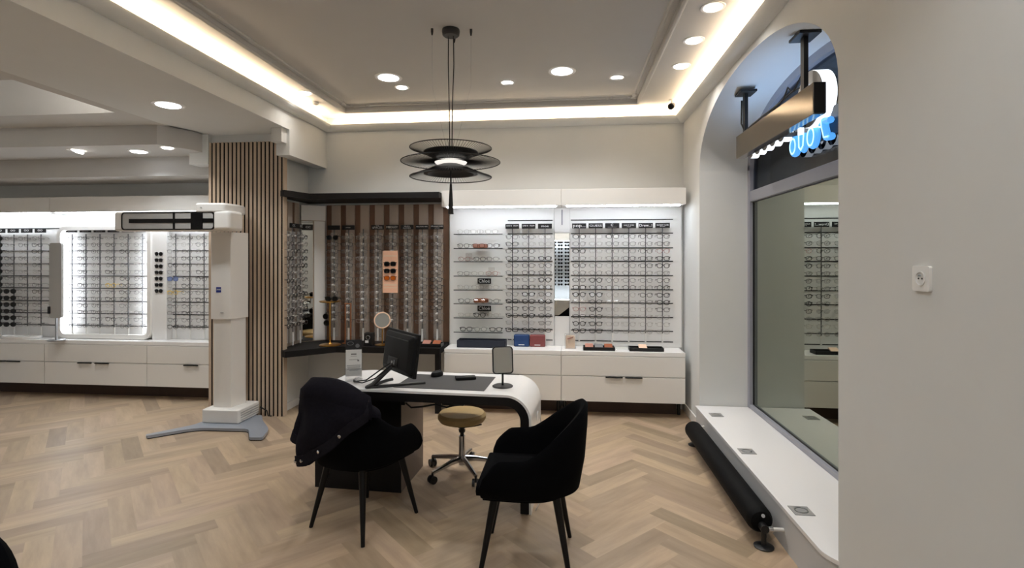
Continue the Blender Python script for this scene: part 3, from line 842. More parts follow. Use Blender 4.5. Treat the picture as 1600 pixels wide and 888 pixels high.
MB().box(-.05, .05, -.012, 0, -.03, .03, .002).build('plate', 'black', s)
lettering('CC', .03, 'letter_white', s, FACE(0, -.0125, 0), width=.05)
# promo panel with three sunglasses
pp = thing('promo_board', 'peach promotional board with three sunglasses in the niche', 'display board', (XN[4], 5.40, 1.187))
MB().box(-.083, .083, 0, .01, 0, .449, .002).build('board', 'promo_peach', pp)
MB().box(-.07, .07, -.0008, 0, .05, .062).box(-.07, .07, -.0008, 0, .075, .095).box(-.07, .07, -.0008, 0, .385, .40).build('print_band', 'promo_cream', pp)
MB().box(-.03, .03, .01, .04, .2, .22).build('mount', 'peg_white', pp)
for k, (z, c, dk, lb) in enumerate(((1.495, 'k', 'lens_dark', 'black sunglasses, topmost of three on the peach board'), (1.42, 'k', 'lens_dark', 'black sunglasses, middle of three on the peach board'), (1.345, 't', 'lens_amber', 'tortoise sunglasses with amber lenses, lowest on the peach board'))):
    eyeglasses((XN[4], 5.393, z), 0, 'square', c, lb, 'sunglasses on the peach board', 'sunglasses', dk, 'sunglasses', parts=False)
# counter items in the niche
gs = thing('jewelry_stand', 'tall gold display stand with round tray top on the niche counter', 'display stand', (-2.437, 5.20, .655))
MB().lathe([(0, 0), (.105, 0), (.11, .006), (.1, .012), (.02, .018), (.012, .03), (0, .03)], n=36).build('base', 'gold', gs)
MB().cyl((0, 0, .02), (0, 0, .45), .009, n=12).build('stem', 'gold', gs)
MB().lathe([(0, .445), (.10, .447), (.108, .458), (.1, .462), (0, .458)], n=36).build('tray', 'gold', gs)
o = eyeglasses((-2.475, 5.188, .92), .3, 'drop', 'k', 'dark sunglasses hanging on the stem of the gold stand', 'sunglasses on stands', 'sunglasses', 'lens_dark', 'sunglasses'); o.rotation_euler = (0, 1.45, .3)
o = eyeglasses((-2.405, 5.165, 1.138), .1, 'drop', 'k', 'dark sunglasses lying on the tray of the gold stand', 'sunglasses on stands', 'sunglasses', 'lens_dark', 'sunglasses')
ct = thing('copper_stand', 'slim copper frame stand behind the gold stand in the niche', 'display stand', (-2.30, 5.33, .655))
MB().box(-.05, .05, -.04, .04, 0, .012, .003).build('base', 'copper', ct)
MB().cyl((-.03, 0, .01), (-.03, 0, .42), .008, n=10).cyl((.03, 0, .01), (.03, 0, .42), .008, n=10).cyl((-.036, 0, .42), (.036, 0, .42), .008, n=10).build('frame', 'copper', ct)
mm = thing('vanity_mirror', 'round mirror with pale gold rim and stand on niche counter', 'mirror', (-1.905, 5.27, .655))
MB().lathe([(0, 0), (.075, 0), (.078, .006), (.05, .012), (0, .014)], n=32).build('base', 'gold', mm)
MB().cyl((0, 0, .01), (0, 0, .18), .006, n=10).build('stem', 'gold', mm)
Mt = Matrix.Translation((0, 0, .257)) @ Matrix.Rotation(.42, 4, 'Z') @ Matrix.Rotation(PI / 2 - .05, 4, 'X')
MB().lathe([(.073, -.008), (.083, -.008), (.086, 0), (.083, .008), (.073, .008), (.073, -.008)], n=44, M=Mt).build('rim', 'promo_cream', mm)
MB().lathe([(0, -.004), (.074, -.004), (.074, .004), (0, .004)], n=44, M=Mt).build('glass', 'mirror', mm)
bx = thing('display_box', 'small black box with white tag on the niche counter', 'box', (-2.035, 5.25, .655))
MB().box(-.045, .045, -.04, .04, 0, .13, .006).build('box_body', 'black', bx)
MB().box(-.03, .005, -.0412, -.04, .03, .055).build('label', 'letter_white', bx)
MB().tube([(.02 * math.cos(a), -.041, .085 + .02 * math.sin(a)) for a in [2 * PI * k / 20 for k in range(20)]], .003, 5, True).build('ring', 'steel', bx)
o = MB().lathe([(0, 0), (.05, 0), (.055, .02), (.045, .1), (.03, .125), (0, .13)], n=24).build('blue_vase', 'blue_box'); o.location = (-1.72, 5.30, .655)
o.name = 'display_pot'; tag(o, 'blue rounded pot behind the monitor on the niche counter', 'pot')
black_tray(-1.43, 5.255, .655, .33, 'black tray with white, rose and brown cards at niche counter end', ((-.11, 'paper', 'white card in the niche tray'), (0, 'card_rose', 'rose card in the middle of the niche tray'), (.105, 'leather_brown', 'brown card in the niche tray, nearest the white cabinet')))

# ------------------------------------------------------------------ alcove display wall
display_cabinet(-7.06, -5.819, 5.3, 'white alcove drawer cabinet, farthest from the slatted pillar', (.68, .86))
display_cabinet(-5.817, -4.575, 5.3, 'white alcove drawer cabinet below the glowing light box', (.50, .71))
display_cabinet(-4.573, -3.56, 5.3, 'white alcove drawer cabinet beside the slatted pillar', (.52, ))
display_header(-7.06, -5.76, 'shorter white lit canopy in the alcove, above the sunglasses section', 5.3, 2.07, 2.238, 'led_alcove')
display_header(-5.758, -3.56, 'long white lit canopy in the alcove above the light box', 5.3, 2.07, 2.238, 'led_alcove')
ARAILS = [1.90, 1.64, 1.49, 1.35, 1.21, 1.06, .92, .78]
display_panel(-7.06, -5.76, 'white slotted panel in the alcove carrying dark sunglasses', 5.5, ARAILS, -7.0, -5.80, ZC, 2.07, group='alcove panels')
display_panel(-5.758, -4.62, 'white slotted panel inside the glowing light box', 5.5, ARAILS, -5.72, -4.66, ZC, 2.07, group='alcove panels')
display_panel(-4.44, -3.56, 'white slotted panel between sunglasses strip and slatted pillar', 5.5, ARAILS, -4.43, -3.6, ZC, 2.07, group='alcove panels')
o = MB().box(-4.618, -4.442, 5.42, YB - .002, ZC, 2.07, .004).build('sunglasses_strip', 'panel_white'); tag(o, 'narrow white upright panel carrying seven black sunglasses', 'display panel')
lbx = thing('light_box', 'white rounded glowing light box frame around alcove eyeglasses', 'light box', (-5.2, 5.40, 1.283))
def rrect(w, h, r, n=7):
    P = []
    for cx, cy, a0 in ((w - r, h - r, 0), (-w + r, h - r, PI / 2), (-w + r, -h + r, PI), (w - r, -h + r, 3 * PI / 2)):
        for k in range(n + 1):
            a = a0 + PI / 2 * k / n
            P.append((cx + r * math.cos(a), cy + r * math.sin(a)))
    return P
A_, B_ = rrect(.585, .640, .10), rrect(.535, .590, .06)
MB().rings([[(x, yy, z) for x, z in L] for L, yy in ((A_, .095), (A_, .01), ([(x * .99, z * .99) for x, z in A_], 0), (B_, 0), (B_, .095), (A_, .095))], cap=False).build('box_frame', 'white_lacquer', lbx)
for x in (-.528, .518):
    MB().box(x, x + .01, .03, .07, -.54, .54).build('light_bar', 'led_cool', lbx)
tg = thing('swivel_mirror', 'tall grey rounded panel standing edge-on before the light box', 'mirror', (-5.62, 5.25, ZC))
MB().prism([(x, z + .667) for x, z in rrect(.075, .416, .03)], -.014, .014, 'y').build('panel', 'device_grey', tg)
MB().cyl((0, .0, .0), (0, .0, .27), .012, n=10).cyl((0, 0, 0), (0, 0, .01), .08, n=24).build('stand', 'steel', tg)
o = MB().box(-.075, -.055, -.035, -.014, .30, .38, .004).build('knob', 'black', tg)
o = MB().lathe([(0, 0), (.24, 0), (.25, .01), (.25, .028), (.235, .03), (.23, .016), (0, .016)], n=48).build('round_tray', 'white_gloss'); o.location = (-6.2, 5.40 - .02, ZC)
o.scale = (1, .35, 1); tag(o, 'white oval tray on the alcove counter, far end', 'tray')
AX = [-6.56, -6.385, -6.21, -6.035]; BX = [-5.64, -5.465, -5.29, -5.115, -4.94, -4.765]; CX = [-4.36, -4.19, -4.02]
AZ = [1.783 - .0763 * k for k in range(14)]
bits = {}
def stuff_add(code, shape, x, y, z):
    """adds one small pair to the mass of frames far back in the alcove"""
    fm, L, tm = glass_meshes(shape, code, None)
    bits.setdefault(code, []).append((shape, x, y, z))
def rods(XS, who, n0):
    for i, x in enumerate(XS):
        peg_rod(x, 5.42, 1.83, .66, AZ, 'slim white peg rod with black sign, %s %s' % (NTH[i], who), [[('CHANEL', .02, .05, 0)], [('PERSOL', .02, .06, 0)], [('OAKLEY', .02, .07, 0)]][i % 3] if False else [('OO', .03, .06, 0)] if n0 == 0 else [('_____', .02, .08, -.004)], 'peg rods in the alcove', sign_z=1.875)
rods(AX, 'in the sunglasses section', 0)
rods(BX, 'inside the light box', 1)
rods(CX, 'next to the slatted pillar', 1)
na = 0
for i, x in enumerate(AX):
    for j, z in enumerate(AZ):
        dark = (i == 0) or (i == 1 and j >= 8)
        if dark:
            eyeglasses((x, 5.41, z), .25, 'drop', 'k', 'black sunglasses, %s on %s rod of the alcove sunglasses section' % (ORD[j], NTH[i]), 'sunglasses on the alcove rods', 'sunglasses', 'lens_dark', 'sunglasses')
        else: stuff_add(random.choice('gggdp'), shape_of(i, j), x, 5.41, z)
for i, x in enumerate(BX):
    for j, z in enumerate(AZ):
        stuff_add('y' if (i == 3 and j == 7) else random.choice('ggddp') if i in (0, 1, 3, 4) else random.choice('gggp'), shape_of(i, j), x, 5.41, z)
for i, x in enumerate(CX):
    for j, z in enumerate(AZ):
        if i == 0 and j in (6, 8):
            c, dk, nm = ('b', 'lens_blue', 'blue-tinted') if j == 6 else ('y', 'lens_clear', 'bright yellow')
            eyeglasses((x, 5.41, z), 0, 'square', c, '%s eyeglasses on first rod beside the sunglasses strip' % nm, 'eyeglasses beside the sunglasses strip', dark=dk if j == 6 else None)
        else: stuff_add(random.choice('ggdgp'), shape_of(i, j), x, 5.41, z)
SS = ('topmost', 'second', 'third', 'fourth', 'fifth', 'sixth', 'lowest')
for k in range(7):
    eyeglasses((-4.53, 5.41, 1.603 - .069 * k), 0, 'square' if k % 2 else 'drop', 'k', 'black sunglasses, %s of seven on the narrow white upright strip' % SS[k], 'sunglasses on the white strip', 'sunglasses', 'lens_dark', 'sunglasses', parts=False).scale = (.72, .72, .80)
root = None
for code, L in bits.items():
    bm = bmesh.new()
    for shape, x, y, z in L:
        fm, ln, tm = GM[(shape, code, None)]
        R = Matrix.Translation((x, y, z)) @ Matrix.Rotation(random.uniform(-.1, .1), 4, 'Z')
        for me in (fm, tm[-1], tm[1]):
            t2 = me.copy(); t2.transform(R); bm.from_mesh(t2); bpy.data.meshes.remove(t2)
    mb = MB(); mb.bm.free(); mb.bm = bm
    if root is None:
        root = thing('eyeglasses_rows', 'rows of small eyeglasses on the alcove rods, too many to single out', 'eyeglasses', (0, 0, 0)); root['kind'] = 'stuff'
    o = mb.build('frames_' + FRN[code].split()[0].replace('-', '_'), FR[code], root); o['kind'] = 'stuff'

# ------------------------------------------------------------------ measuring column
sd = thing('measuring_column', 'white floor-standing measuring column with long horizontal head', 'optical device', (-3.19, 4.62, 0))
base = [(-.43, -.44), (-.40, -.455), (-.12, -.20), (.34, -.17), (.43, -.23), (.52, -.41), (.60, -.40), (.61, -.38), (.53, -.16), (.42, -.05), (.30, .2), (-.18, .2), (-.18, -.11)]
fb = round_poly([(-.44, -.43), (-.40, -.47), (-.13, -.22), (.36, -.20), (.50, -.41), (.61, -.40), (.55, -.19), (.34, .05), (.24, .2), (-.2, .2), (-.2, -.13)], {0: .02, 1: .02, 2: .1, 3: .06, 4: .02, 5: .02, 6: .1, 10: .08})
MB().prism(fb, .008, .03).build('foot_plate', 'foot_grey', sd)
MB().prism([(x * .985, y * .985) for x, y in fb], 0, .008).build('foot_pad', 'black', sd)
bs = MB().box(-.175, .185, -.085, .25, .03, .155, .012, 3).build('base_box', 'device_white', sd)
vg = MB()
for k in range(4): vg.box(.183, .187, -.05, .23, .05 + .022 * k, .06 + .022 * k)
vg.box(.184, .188, .10, .115, .075, .09)
vg.build('vent_slot', 'device_grey', bs)
lc = round_poly([(-.125, .0), (.0, -.012), (.055, .0), (.095, .19), (-.125, .19)], {0: .015, 1: .05, 3: .03, 4: .02})
MB().prism(lc, .155, 1.02).build('lower_column', 'device_white', sd)
uc = round_poly([(-.14, -.015), (.0, -.03), (.062, -.016), (.11, .205), (-.14, .205)], {0: .015, 1: .05, 3: .03, 4: .02})
us = MB().prism(uc, .985, 1.80).build('upper_column', 'device_white', sd)
lg = MB().box(-.075, -.025, -.0262, -.020, 1.235, 1.285).build('logo_plate', 'logo_blue', us)
lettering('ZEISS', .016, 'letter_white', us, FACE(-.05, -.0268, 1.262), width=.042)
MB().box(-.03, .0, -.0295, -.027, 1.045, 1.049).build('marking', 'print_grey', us)
hd = MB()
# long head: rounded bar, open light face toward the customer
HL = -.96
hp = round_poly([(HL, -.20), (HL, -.06), (-.1, .0), (.18, .0), (.18, -.20)], {0: .03, 1: .04, 3: .04, 4: .06})
hd.prism(hp, 1.805, 1.985)
hob = hd.build('head', 'device_white', sd)
bev = hob.modifiers.new('bevel', 'BEVEL'); bev.width = .018; bev.segments = 3; bev.limit_method = 'ANGLE'
yf = -.203
ff = MB().rings([[(x - .42, y_, z + 1.895) for x, z in L] for L, y_ in ((rrect(.455, .082, .03), yf + .004), (rrect(.455, .082, .03), yf - .006), (rrect(.445, .072, .024), yf - .006), (rrect(.445, .072, .024), yf + .004))], cap=False)
ff.build('face_frame', 'device_black', hob)
MB().box(-.865, .025, yf - .002, yf + .004, 1.823, 1.967).build('face_plate', 'device_grey', hob)
MB().box(-.80, .025, yf - .006, yf - .001, 1.877, 1.915).box(-.365, -.345, yf - .007, yf - .001, 1.823, 1.967).box(-.19, -.075, yf - .008, yf - .001, 1.823, 1.967).build('sensor_window', 'device_black', hob)
MB().box(.03, .19, yf - .018, -.01, 1.808, 1.982, .03, 4).build('end_block', 'device_white', hob)
cp = MB().prism(round_poly([(-.15, -.215), (.13, -.21), (.155, -.02), (.12, .14), (-.12, .14)], {0: .03, 1: .05, 2: .04, 3: .05, 4: .04}), 1.965, 2.055).build('cap', 'device_white', sd)
bev = cp.modifiers.new('bevel', 'BEVEL'); bev.width = .02; bev.segments = 3; bev.limit_method = 'ANGLE'
MB().cyl((-.085, -.214, 2.012), (-.085, -.219, 2.012), .008, n=12).build('indicator', 'device_grey', cp)
o = MB().tube([(-2.99, 4.85, .10), (-2.93, 4.87, .06), (-2.91, 4.86, .012), (-2.88, 4.87, .008)], .006, 6).build('power_cord', 'cable_black'); tag(o, 'short black cord behind the measuring column base', 'cord')

# ------------------------------------------------------------------ desk
DR = -math.radians(3)
dk = thing('reception_desk', 'white curved waterfall desk with black underside and dark pedestal', 'desk', (-.215, 3.175, 0), DR)
# local: x from -1.42 (far end) to 0, y 0..0.56
ZT = .72; RC = .16
def waterfall(off, z0=0.):
    """outer line of top + rounded leg, moved inwards by off"""
    P = [(-1.20, ZT - off)]
    n = 12
    for k in range(n + 1):
        a = PI / 2 - PI / 2 * k / n
        P.append((-RC + (RC - off) * math.cos(a), ZT - RC + (RC - off) * math.sin(a)))
    P.append((-off, z0))
    return P
def wf_solid(o0, o1, y0, y1, z0=0.):
    mb = MB(); A, B = waterfall(o0, z0), waterfall(o1, z0)
    n = len(A)
    V = [[mb._v((p[0], y, p[1])) for p in L] for L in (A, B) for y in (y0, y1)]
    a0, a1, b0, b1 = V
    for i in range(n - 1):
        for p, q in ((a0, a1), (b1, b0), (b0, a0), (a1, b1)):
            mb.bm.faces.new((p[i], p[i + 1], q[i + 1], q[i]))
    for i in (0, n - 1): mb.bm.faces.new((a0[i], a1[i], b1[i], b0[i]))
    return mb
def desk_top():
    mb = wf_solid(0, .014, 0, .56)
    pl = round_poly([(-1.20, 0), (-1.20, .56), (-1.385, .56), (-1.385, 0)], {2: .17, 3: .05}, 10)
    mb.prism(pl, ZT - .014, ZT)
    return mb
desk_top().build('desktop', 'white_gloss', dk)
co = wf_solid(.0145, .068, .004, .556)
pl = round_poly([(-1.20, .004), (-1.20, .556), (-1.381, .556), (-1.381, .004)], {2: .168, 3: .05}, 10)
co.prism(pl, ZT - .068, ZT - .0145)
co.build('core', 'dark_core', dk)
pdm = MB().box(-1.50, -.89, .165, .62, 0, ZT - .069, .003).build('pedestal', 'pedestal_side', dk)
MB().box(-1.502, -.888, .158, .165, 0, ZT - .069, .002).build('front_panel', 'dark_core', dk)
MB().box(-.87, -.84, .10, .16, .60, .651, .004).box(-.60, -.45, .12, .25, .605, .652, .008).build('cable_box', 'black', dk)
MB().box(.0002, .003, .30, .36, .48, .53, .001).build('leg_hatch', 'panel_white', dk)
MB().tube([(-.86, .13, .62), (-.80, .11, .585), (-.72, .09, .60), (-.64, .10, .615), (-.56, .10, .60), (-.50, .14, .61), (-.46, .18, .63)], .006, 6).build('cable', 'cable_black', dk)
MB().tube([(-.03, .52, .60), (.03, .48, .30), (.02, .35, .08), (.045, .10, .04), (.02, .05, .006)], .0025, 6).build('thin_cable', 'steel', dk)
TC, TS = math.cos(DR), math.sin(DR)
def on_desk(x, y): return (-.215 + x * TC - y * TS, 3.175 + x * TS + y * TC, ZT)
# desk mat and things on the desk
o = MB().box(-.30, .30, -.195, .195, 0, .003, .001, 1).build('desk_mat', 'mat_grey'); o.location = (-.808, 3.475, ZT + .0005); o.rotation_euler = (0, 0, DR)
tag(o, 'dark grey rectangular desk mat on the white desktop', 'desk mat')
mo = thing('computer_mouse', 'black computer mouse at the far edge of desk mat', 'mouse', (-.915, 3.635, ZT + .004), -.5)
L = []
for k, (sz, z) in enumerate(((.93, 0), (1, .006), (.97, .018), (.82, .030), (.5, .036), (.1, .037))):
    L.append([(.031 * sz * math.cos(a), .055 * sz * math.sin(a) * (1 + .05 * math.cos(a)), z) for a in [2 * PI * q / 24 for q in range(24)]])
MB().rings(L).build('shell', 'monitor_black', mo)
MB().cyl((-.004, .03, .034), (.004, .03, .034), .008, n=12).build('scroll_wheel', 'black_rail', mo)
ph = thing('card_terminal', 'small black handheld device lying on the desk mat', 'device', (-.695, 3.56, ZT + .004), -1.25)
MB().box(-.032, .032, -.07, .07, 0, .02, .006, 3).build('housing', 'monitor_black', ph)
MB().box(-.024, .024, -.005, .058, .0196, .0206).build('screen', 'device_black', ph)
tm_ = thing('table_mirror', 'rectangular tabletop mirror in black frame on desk', 'mirror', (-.418, 3.40, ZT))
MB().lathe([(0, 0), (.066, 0), (.068, .004), (.062, .009), (0, .010)], n=40).build('base', 'black', tm_)
MB().cyl((0, 0, .008), (0, 0, .095), .007, n=12).build('stem', 'black', tm_)
Mm = Matrix.Translation((0, 0, .172)) @ Matrix.Rotation(.30, 4, 'Z') @ Matrix.Rotation(-.17, 4, 'X')
A_, B_ = rrect(.068, .088, .022), rrect(.061, .081, .016)
f = MB().rings([[(x, y, z) for x, z in L] for L, y in ((A_, -.008), (A_, .008), (B_, .008), (B_, -.008), (A_, -.008))], cap=False); bmesh.ops.transform(f.bm, matrix=Mm, verts=f.bm.verts[:]); f.build('frame', 'black', tm_)
f = MB().prism(B_, -.004, .006, 'y', Mm).build('glass', 'mirror', tm_)
# acrylic leaflet holder
sg = thing('leaflet_holder', 'clear acrylic holder with printed leaflet on desk corner', 'leaflet holder', (-1.450, 3.455, ZT), .30)
MB().box(-.056, .056, .0, .003, .0, .285, .001, 1).box(-.056, .056, -.03, -.027, .0, .09, .001, 1).box(-.056, .056, -.03, .05, 0, .003, .001, 1).build('holder', 'acrylic', sg)
lf = MB().box(-.052, .052, -.0025, -.0005, .03, .212).build('leaflet', 'paper', sg)
MB().box(-.052, .052, -.0025, -.0005, .2125, .278).build('photo_print', 'photo_dark', sg)
MB().tube([(-.022 + .02 * math.cos(a), -.0035, .255 + .011 * math.sin(a)) for a in [2 * PI * k / 18 for k in range(18)]], .0022, 5, True).lathe([(0, 0), (.014, 0), (.014, .001), (0, .001)], (0, 0, 0), 16, Matrix.Translation((.025, -.0026, .238)) @ Matrix.Rotation(PI / 2, 4, 'X')).build('spectacles_print', 'print_grey', sg)
pr = MB()
pr.box(-.018, .018, -.0032, -.0024, .176, .186)
for z, wd in ((.166, .04), (.142, .06), (.104, .09), (.097, .09), (.09, .085), (.083, .08), (.076, .09), (.069, .06)): pr.box(-wd / 2, wd / 2, -.0032, -.0024, z, z + .0028)
pr.box(.024, .036, -.0032, -.0024, .132, .142)
pr.build('print_line', 'print_grey', lf)
# monitor seen from behind
mn = thing('computer_monitor', 'black computer monitor seen from behind on the desk', 'monitor', (-1.096, 3.345, ZT), math.atan2(3.169 - 3.508, 1.252 - .939))
Mt = Matrix.Translation((0, 0, .085)) @ Matrix.Rotation(-.13, 4, 'X')
MB().box(-.235, .235, -.012, .010, 0, .275, .005, 2, M=Mt).build('panel', 'monitor_black', mn)
MB().box(-.228, .228, .010, .0115, .012, .268, 0, M=Mt).build('screen', 'device_black', mn)
bk = MB()
bk.rings([[tuple(Mt @ Vector((x * a, y, z * a + .135))) for x, z in rrect(.222, .125, .02)] for a, y in ((1, -.012), (.97, -.026), (.80, -.040), (.78, -.041))])
bo = bk.build('back_cover', 'monitor_black', mn)
MB().box(-.17, .17, -.0435, -.038, .222, .228, M=Mt).box(-.10, .05, -.046, -.04, .045, .10, .004, M=Mt).build('port_recess', 'black', bo)
MB().box(-.035, -.015, -.05, -.045, .06, .075, .002, M=Mt).box(.0, .01, -.05, -.045, .055, .085, .002, M=Mt).build('plug', 'steel', bo)
MB().tube([(-.055, -.20, .006), (-.05, -.16, .02), (-.02, -.045, .13)], [.014, .016, .016], 8).tube([(-.055, -.20, .007), (.0, -.04, .007), (.06, .16, .007)], [.011, .012, .011], 8).tube([(-.055, -.20, .007), (-.16, -.02, .007), (-.17, .03, .007)], [.011, .012, .011], 8).build('stand', 'black', mn)
MB().tube([(-.03, -.05, .15), (-.09, -.11, .09), (-.16, -.16, .03), (-.24, -.20, .012), (-.30, -.19, .006)], .0045, 6).build('cable', 'cable_black', mn)
MB().tube([(.005, -.05, .15), (-.05, -.14, .06), (-.15, -.19, .018), (-.25, -.21, .010), (-.31, -.19, .006)], .0045, 6).build('cable', 'cable_black', mn)

# ------------------------------------------------------------------ stool
so = thing('rolling_stool', 'rolling stool with round olive-tan seat and chrome base', 'stool', (-.758, 3.75, 0))
MB().lathe([(0, .372), (.13, .372), (.160, .380), (.174, .40), (.174, .422), (.160, .440), (.11, .448), (0, .451)], n=48).build('seat', 'stool_seat', so)
MB().lathe([(0, .3715), (.11, .3715), (.11, .362), (.03, .355), (.03, .33), (0, .33)], n=32).build('seat_mount', 'black', so)
MB().cyl((0, 0, .06), (0, 0, .27), .024, n=20).build('outer_column', 'chrome', so)
MB().cyl((0, 0, .27), (0, 0, .35), .014, n=16).cyl((0, 0, .295), (0, 0, .315), .022, .026, 16).build('gas_lift', 'black', so)
MB().tube([(.02, 0, .33), (.09, .02, .335), (.14, .03, .345)], .005, 6).build('lever', 'black', so)
for k in range(5):
    a = 2 * PI * k / 5 + .25
    d = Vector((math.cos(a), math.sin(a), 0))
    lg = MB().tube([d * .01 + Vector((0, 0, .105)), d * .10 + Vector((0, 0, .10)), d * .20 + Vector((0, 0, .082)), d * .262 + Vector((0, 0, .072))], [.024, .019, .015, .013], 10).build('leg', 'chrome', so)
    cx, cy = d.x * .262, d.y * .262
    pn = Vector((-d.y, d.x, 0)) if k % 2 else (Vector((-d.y, d.x, 0)) + d * .6).normalized()
    cs = MB()
    for s in (-1, 1):
        p0 = Vector((cx, cy, .027)) + pn * s * .008; p1 = p0 + pn * s * .016
        cs.cyl(p0, p1, .027, n=18)
    cs.cyl((cx, cy, .03), (cx, cy, .072), .008, n=10)
    cs.build('caster', 'black', lg)

# ------------------------------------------------------------------ armchairs
XF = .215
def plan(t, A, Bw, xf, fr=.95):
    """U-shaped line: t 0..1 from one arm front round the back to the other arm front"""
    ls = xf; s1 = .22
    if t < s1: u = t / s1; return (xf * (1 - u), Bw * (fr + (1 - fr) * math.sin(u * PI / 2)))
    if t > 1 - s1: u = (1 - t) / s1; return (xf * (1 - u), -Bw * (fr + (1 - fr) * math.sin(u * PI / 2)))
    a = (t - s1) / (1 - 2 * s1) * PI
    c, s = math.cos(a), math.sin(a)
    return (-A * s ** .9, Bw * math.copysign(abs(c) ** .8, c))
def rim_h(t):
    s1 = .22
    u = min(t, 1 - t)
    if u < s1:
        v = u / s1
        return .465 + .115 * min(1, (v / .45)) ** .55 + .012 * v
    a = (u - s1) / (1 - 2 * s1) * PI
    k = math.sin(a)
    return .592 + .225 * (k ** 1.25 if k > 0 else 0)
def shell_pts(t):
    h = rim_h(t)
    bx_, by_ = plan(t, .20, .205, .20)
    A = .245 + (h - .592) * .30
    rx, ry = plan(t, A, .275, XF)
    e = 1e-3
    q0, q1 = plan(max(0, t - e), A, .275, XF), plan(min(1, t + e), A, .275, XF)
    tx, ty = q1[0] - q0[0], q1[1] - q0[1]; l = math.hypot(tx, ty); n = (ty / l, -tx / l)    # inward or outward
    if n[0] * rx + n[1] * ry < 0 and t > .2 and t < .8: n = (-n[0], -n[1])
    if t <= .2: n = (0, 1)
    if t >= .8: n = (0, -1)
    return h, (bx_, by_), (rx, ry), n
def mixp(a, b, f): return (a[0] + (b[0] - a[0]) * f, a[1] + (b[1] - a[1]) * f)
def make_chair(label, loc, rz):
    t = thing('armchair', label, 'chair', loc, rz, 'black upholstered armchairs')
    NS = 56; loops = []
    for i in range(NS + 1):
        tt = i / NS
        h, b_, r_, n = shell_pts(tt)
        ins = lambda d, f=1.: (lambda m: (m[0] - n[0] * d, m[1] - n[1] * d))(mixp(b_, r_, f))
        zs = .43
        P = [(*b_, .375), (*mixp(b_, r_, .62), .40), (*mixp(b_, r_, .86), .40 + (h - .40) * .35), (*mixp(b_, r_, .98), .40 + (h - .40) * .75), (*r_, h - .014),
             (*ins(.016), h), (*ins(.036), h - .014), (*ins(.046, .95), .40 + (h - .40) * .6), (*ins(.05, .82), .425), (*ins(.05, .35), .385)]
        loops.append(P)
    MB().rings(loops).build('shell', 'black_fabric', t, 60)
    und = [plan(i / 40, .205, .21, .205) for i in range(41)]
    MB().rings([[(x * f, y * f, z) for x, y in und] for f, z in ((.9, .366), (1, .372), (1.02, .392), (1.0, .405))]).build('seat_base', 'black_fabric', t)
    L = []
    cu = [plan(i / 40, .215, .222, .235, .98) for i in range(41)]
    for f, z in ((.90, .395), (1.0, .402), (1.02, .425), (1.0, .448), (.90, .460), (.5, .462)):
        L.append([(x * f if x < 0 else x * (.5 + .5 * f), y * f, z) for x, y in cu])
    MB().rings(L).build('seat', 'black_fabric', t, 60)
    for sx, sy in ((1, 1), (1, -1), (-1, 1), (-1, -1)):
        MB().tube([(sx * .15, sy * .135, .385), (sx * .155, sy * .138, .36), (sx * .220, sy * .208, 0)], [.022, .021, .011], 14).build('leg', 'black_leg', t)
    return t
make_chair('empty black upholstered armchair beside the white desk leg', (-.205, 2.74, 0), PI)
ca = make_chair('black upholstered armchair with jacket hung over its back', (-1.195, 3.015, 0), math.radians(66))
make_chair('black chair cut off at the bottom corner, only backrest edge showing', (-1.60, 1.02, 0), math.radians(300))

# jacket over the back of that chair
jk = thing('jacket', 'black denim jacket with metal buttons draped over chair back', 'jacket', (-1.195, 3.015, 0), math.radians(66))
def drape(t, v, lift=.012):
    """v<0 inside of the back, 0 at the rim, >0 down the outside"""
    h, b_, r_, n = shell_pts(t)
    fold = .010 * math.sin(31 * t + 2 * v * 9) + .006 * math.sin(57 * t - 14 * v + 1)
    if v < 0:
        d = -.052 - lift; z = h + lift + v
    elif v < .07:
        a = v / .07 * PI
        d = -.018 - (.034 + lift) * math.cos(a); z = h + (.016 + lift * 1.6) * math.sin(a) + .004
    else:
        q = v - .07
        d = .016 + lift + .10 * min(q, .25) * (.5 + .9 * max(0, .55 - t)) + fold * min(1, q / .08)
        z = h + .004 - q
        g = max(0, (h - z) / max(.05, h - .40))
        f = max(0., 1 - .13 * g)
        return (r_[0] * f + n[0] * (d + .03 * g), r_[1] * f + n[1] * (d + .03 * g), z)
    return (r_[0] + n[0] * d, r_[1] + n[1] * d, z)
HEM = [(.0, .46), (.36, .43), (.42, .40), (.47, .43), (.5, .475), (.55, .545), (.6, .635), (.66, .70), (.72, .68), (1, .6)]
def lenf(t):
    """how far it hangs on the outside: down to a hem that climbs towards one side"""
    for (a, za), (b_, zb) in zip(HEM, HEM[1:]):
        if a <= t <= b_: z = za + (zb - za) * (t - a) / (b_ - a); break
    return max(.075, rim_h(t) + .004 - z + .07)
P = []
for i in range(45):
    t = .27 + .42 * i / 44
    Lo = lenf(t)
    P.append([drape(t, -.14 + (Lo + .14) * j / 40) for j in range(41)])
jb = MB().sheet(P, .014).build('jacket_body', 'jacket_cloth', jk, 70)
P = []
for i in range(45):                                                   # front panel folded over, its edge running down to the low corner
    t = .41 + .235 * i / 44
    Lo = lenf(t)
    P.append([drape(t, .055 + (Lo - .055) * j / 24, .030 + .010 * math.sin(PI * j / 24)) for j in range(25)])
MB().sheet(P, .012).build('front_panel', 'jacket_cloth', jk, 70)
P = []
for i in range(41):
    t = .425 + .225 * i / 40
    P.append([drape(t, lenf(t) - .062 + .060 * j / 4, .046) for j in range(5)])
MB().sheet(P, .006).build('placket', 'jacket_collar', jk, 70)
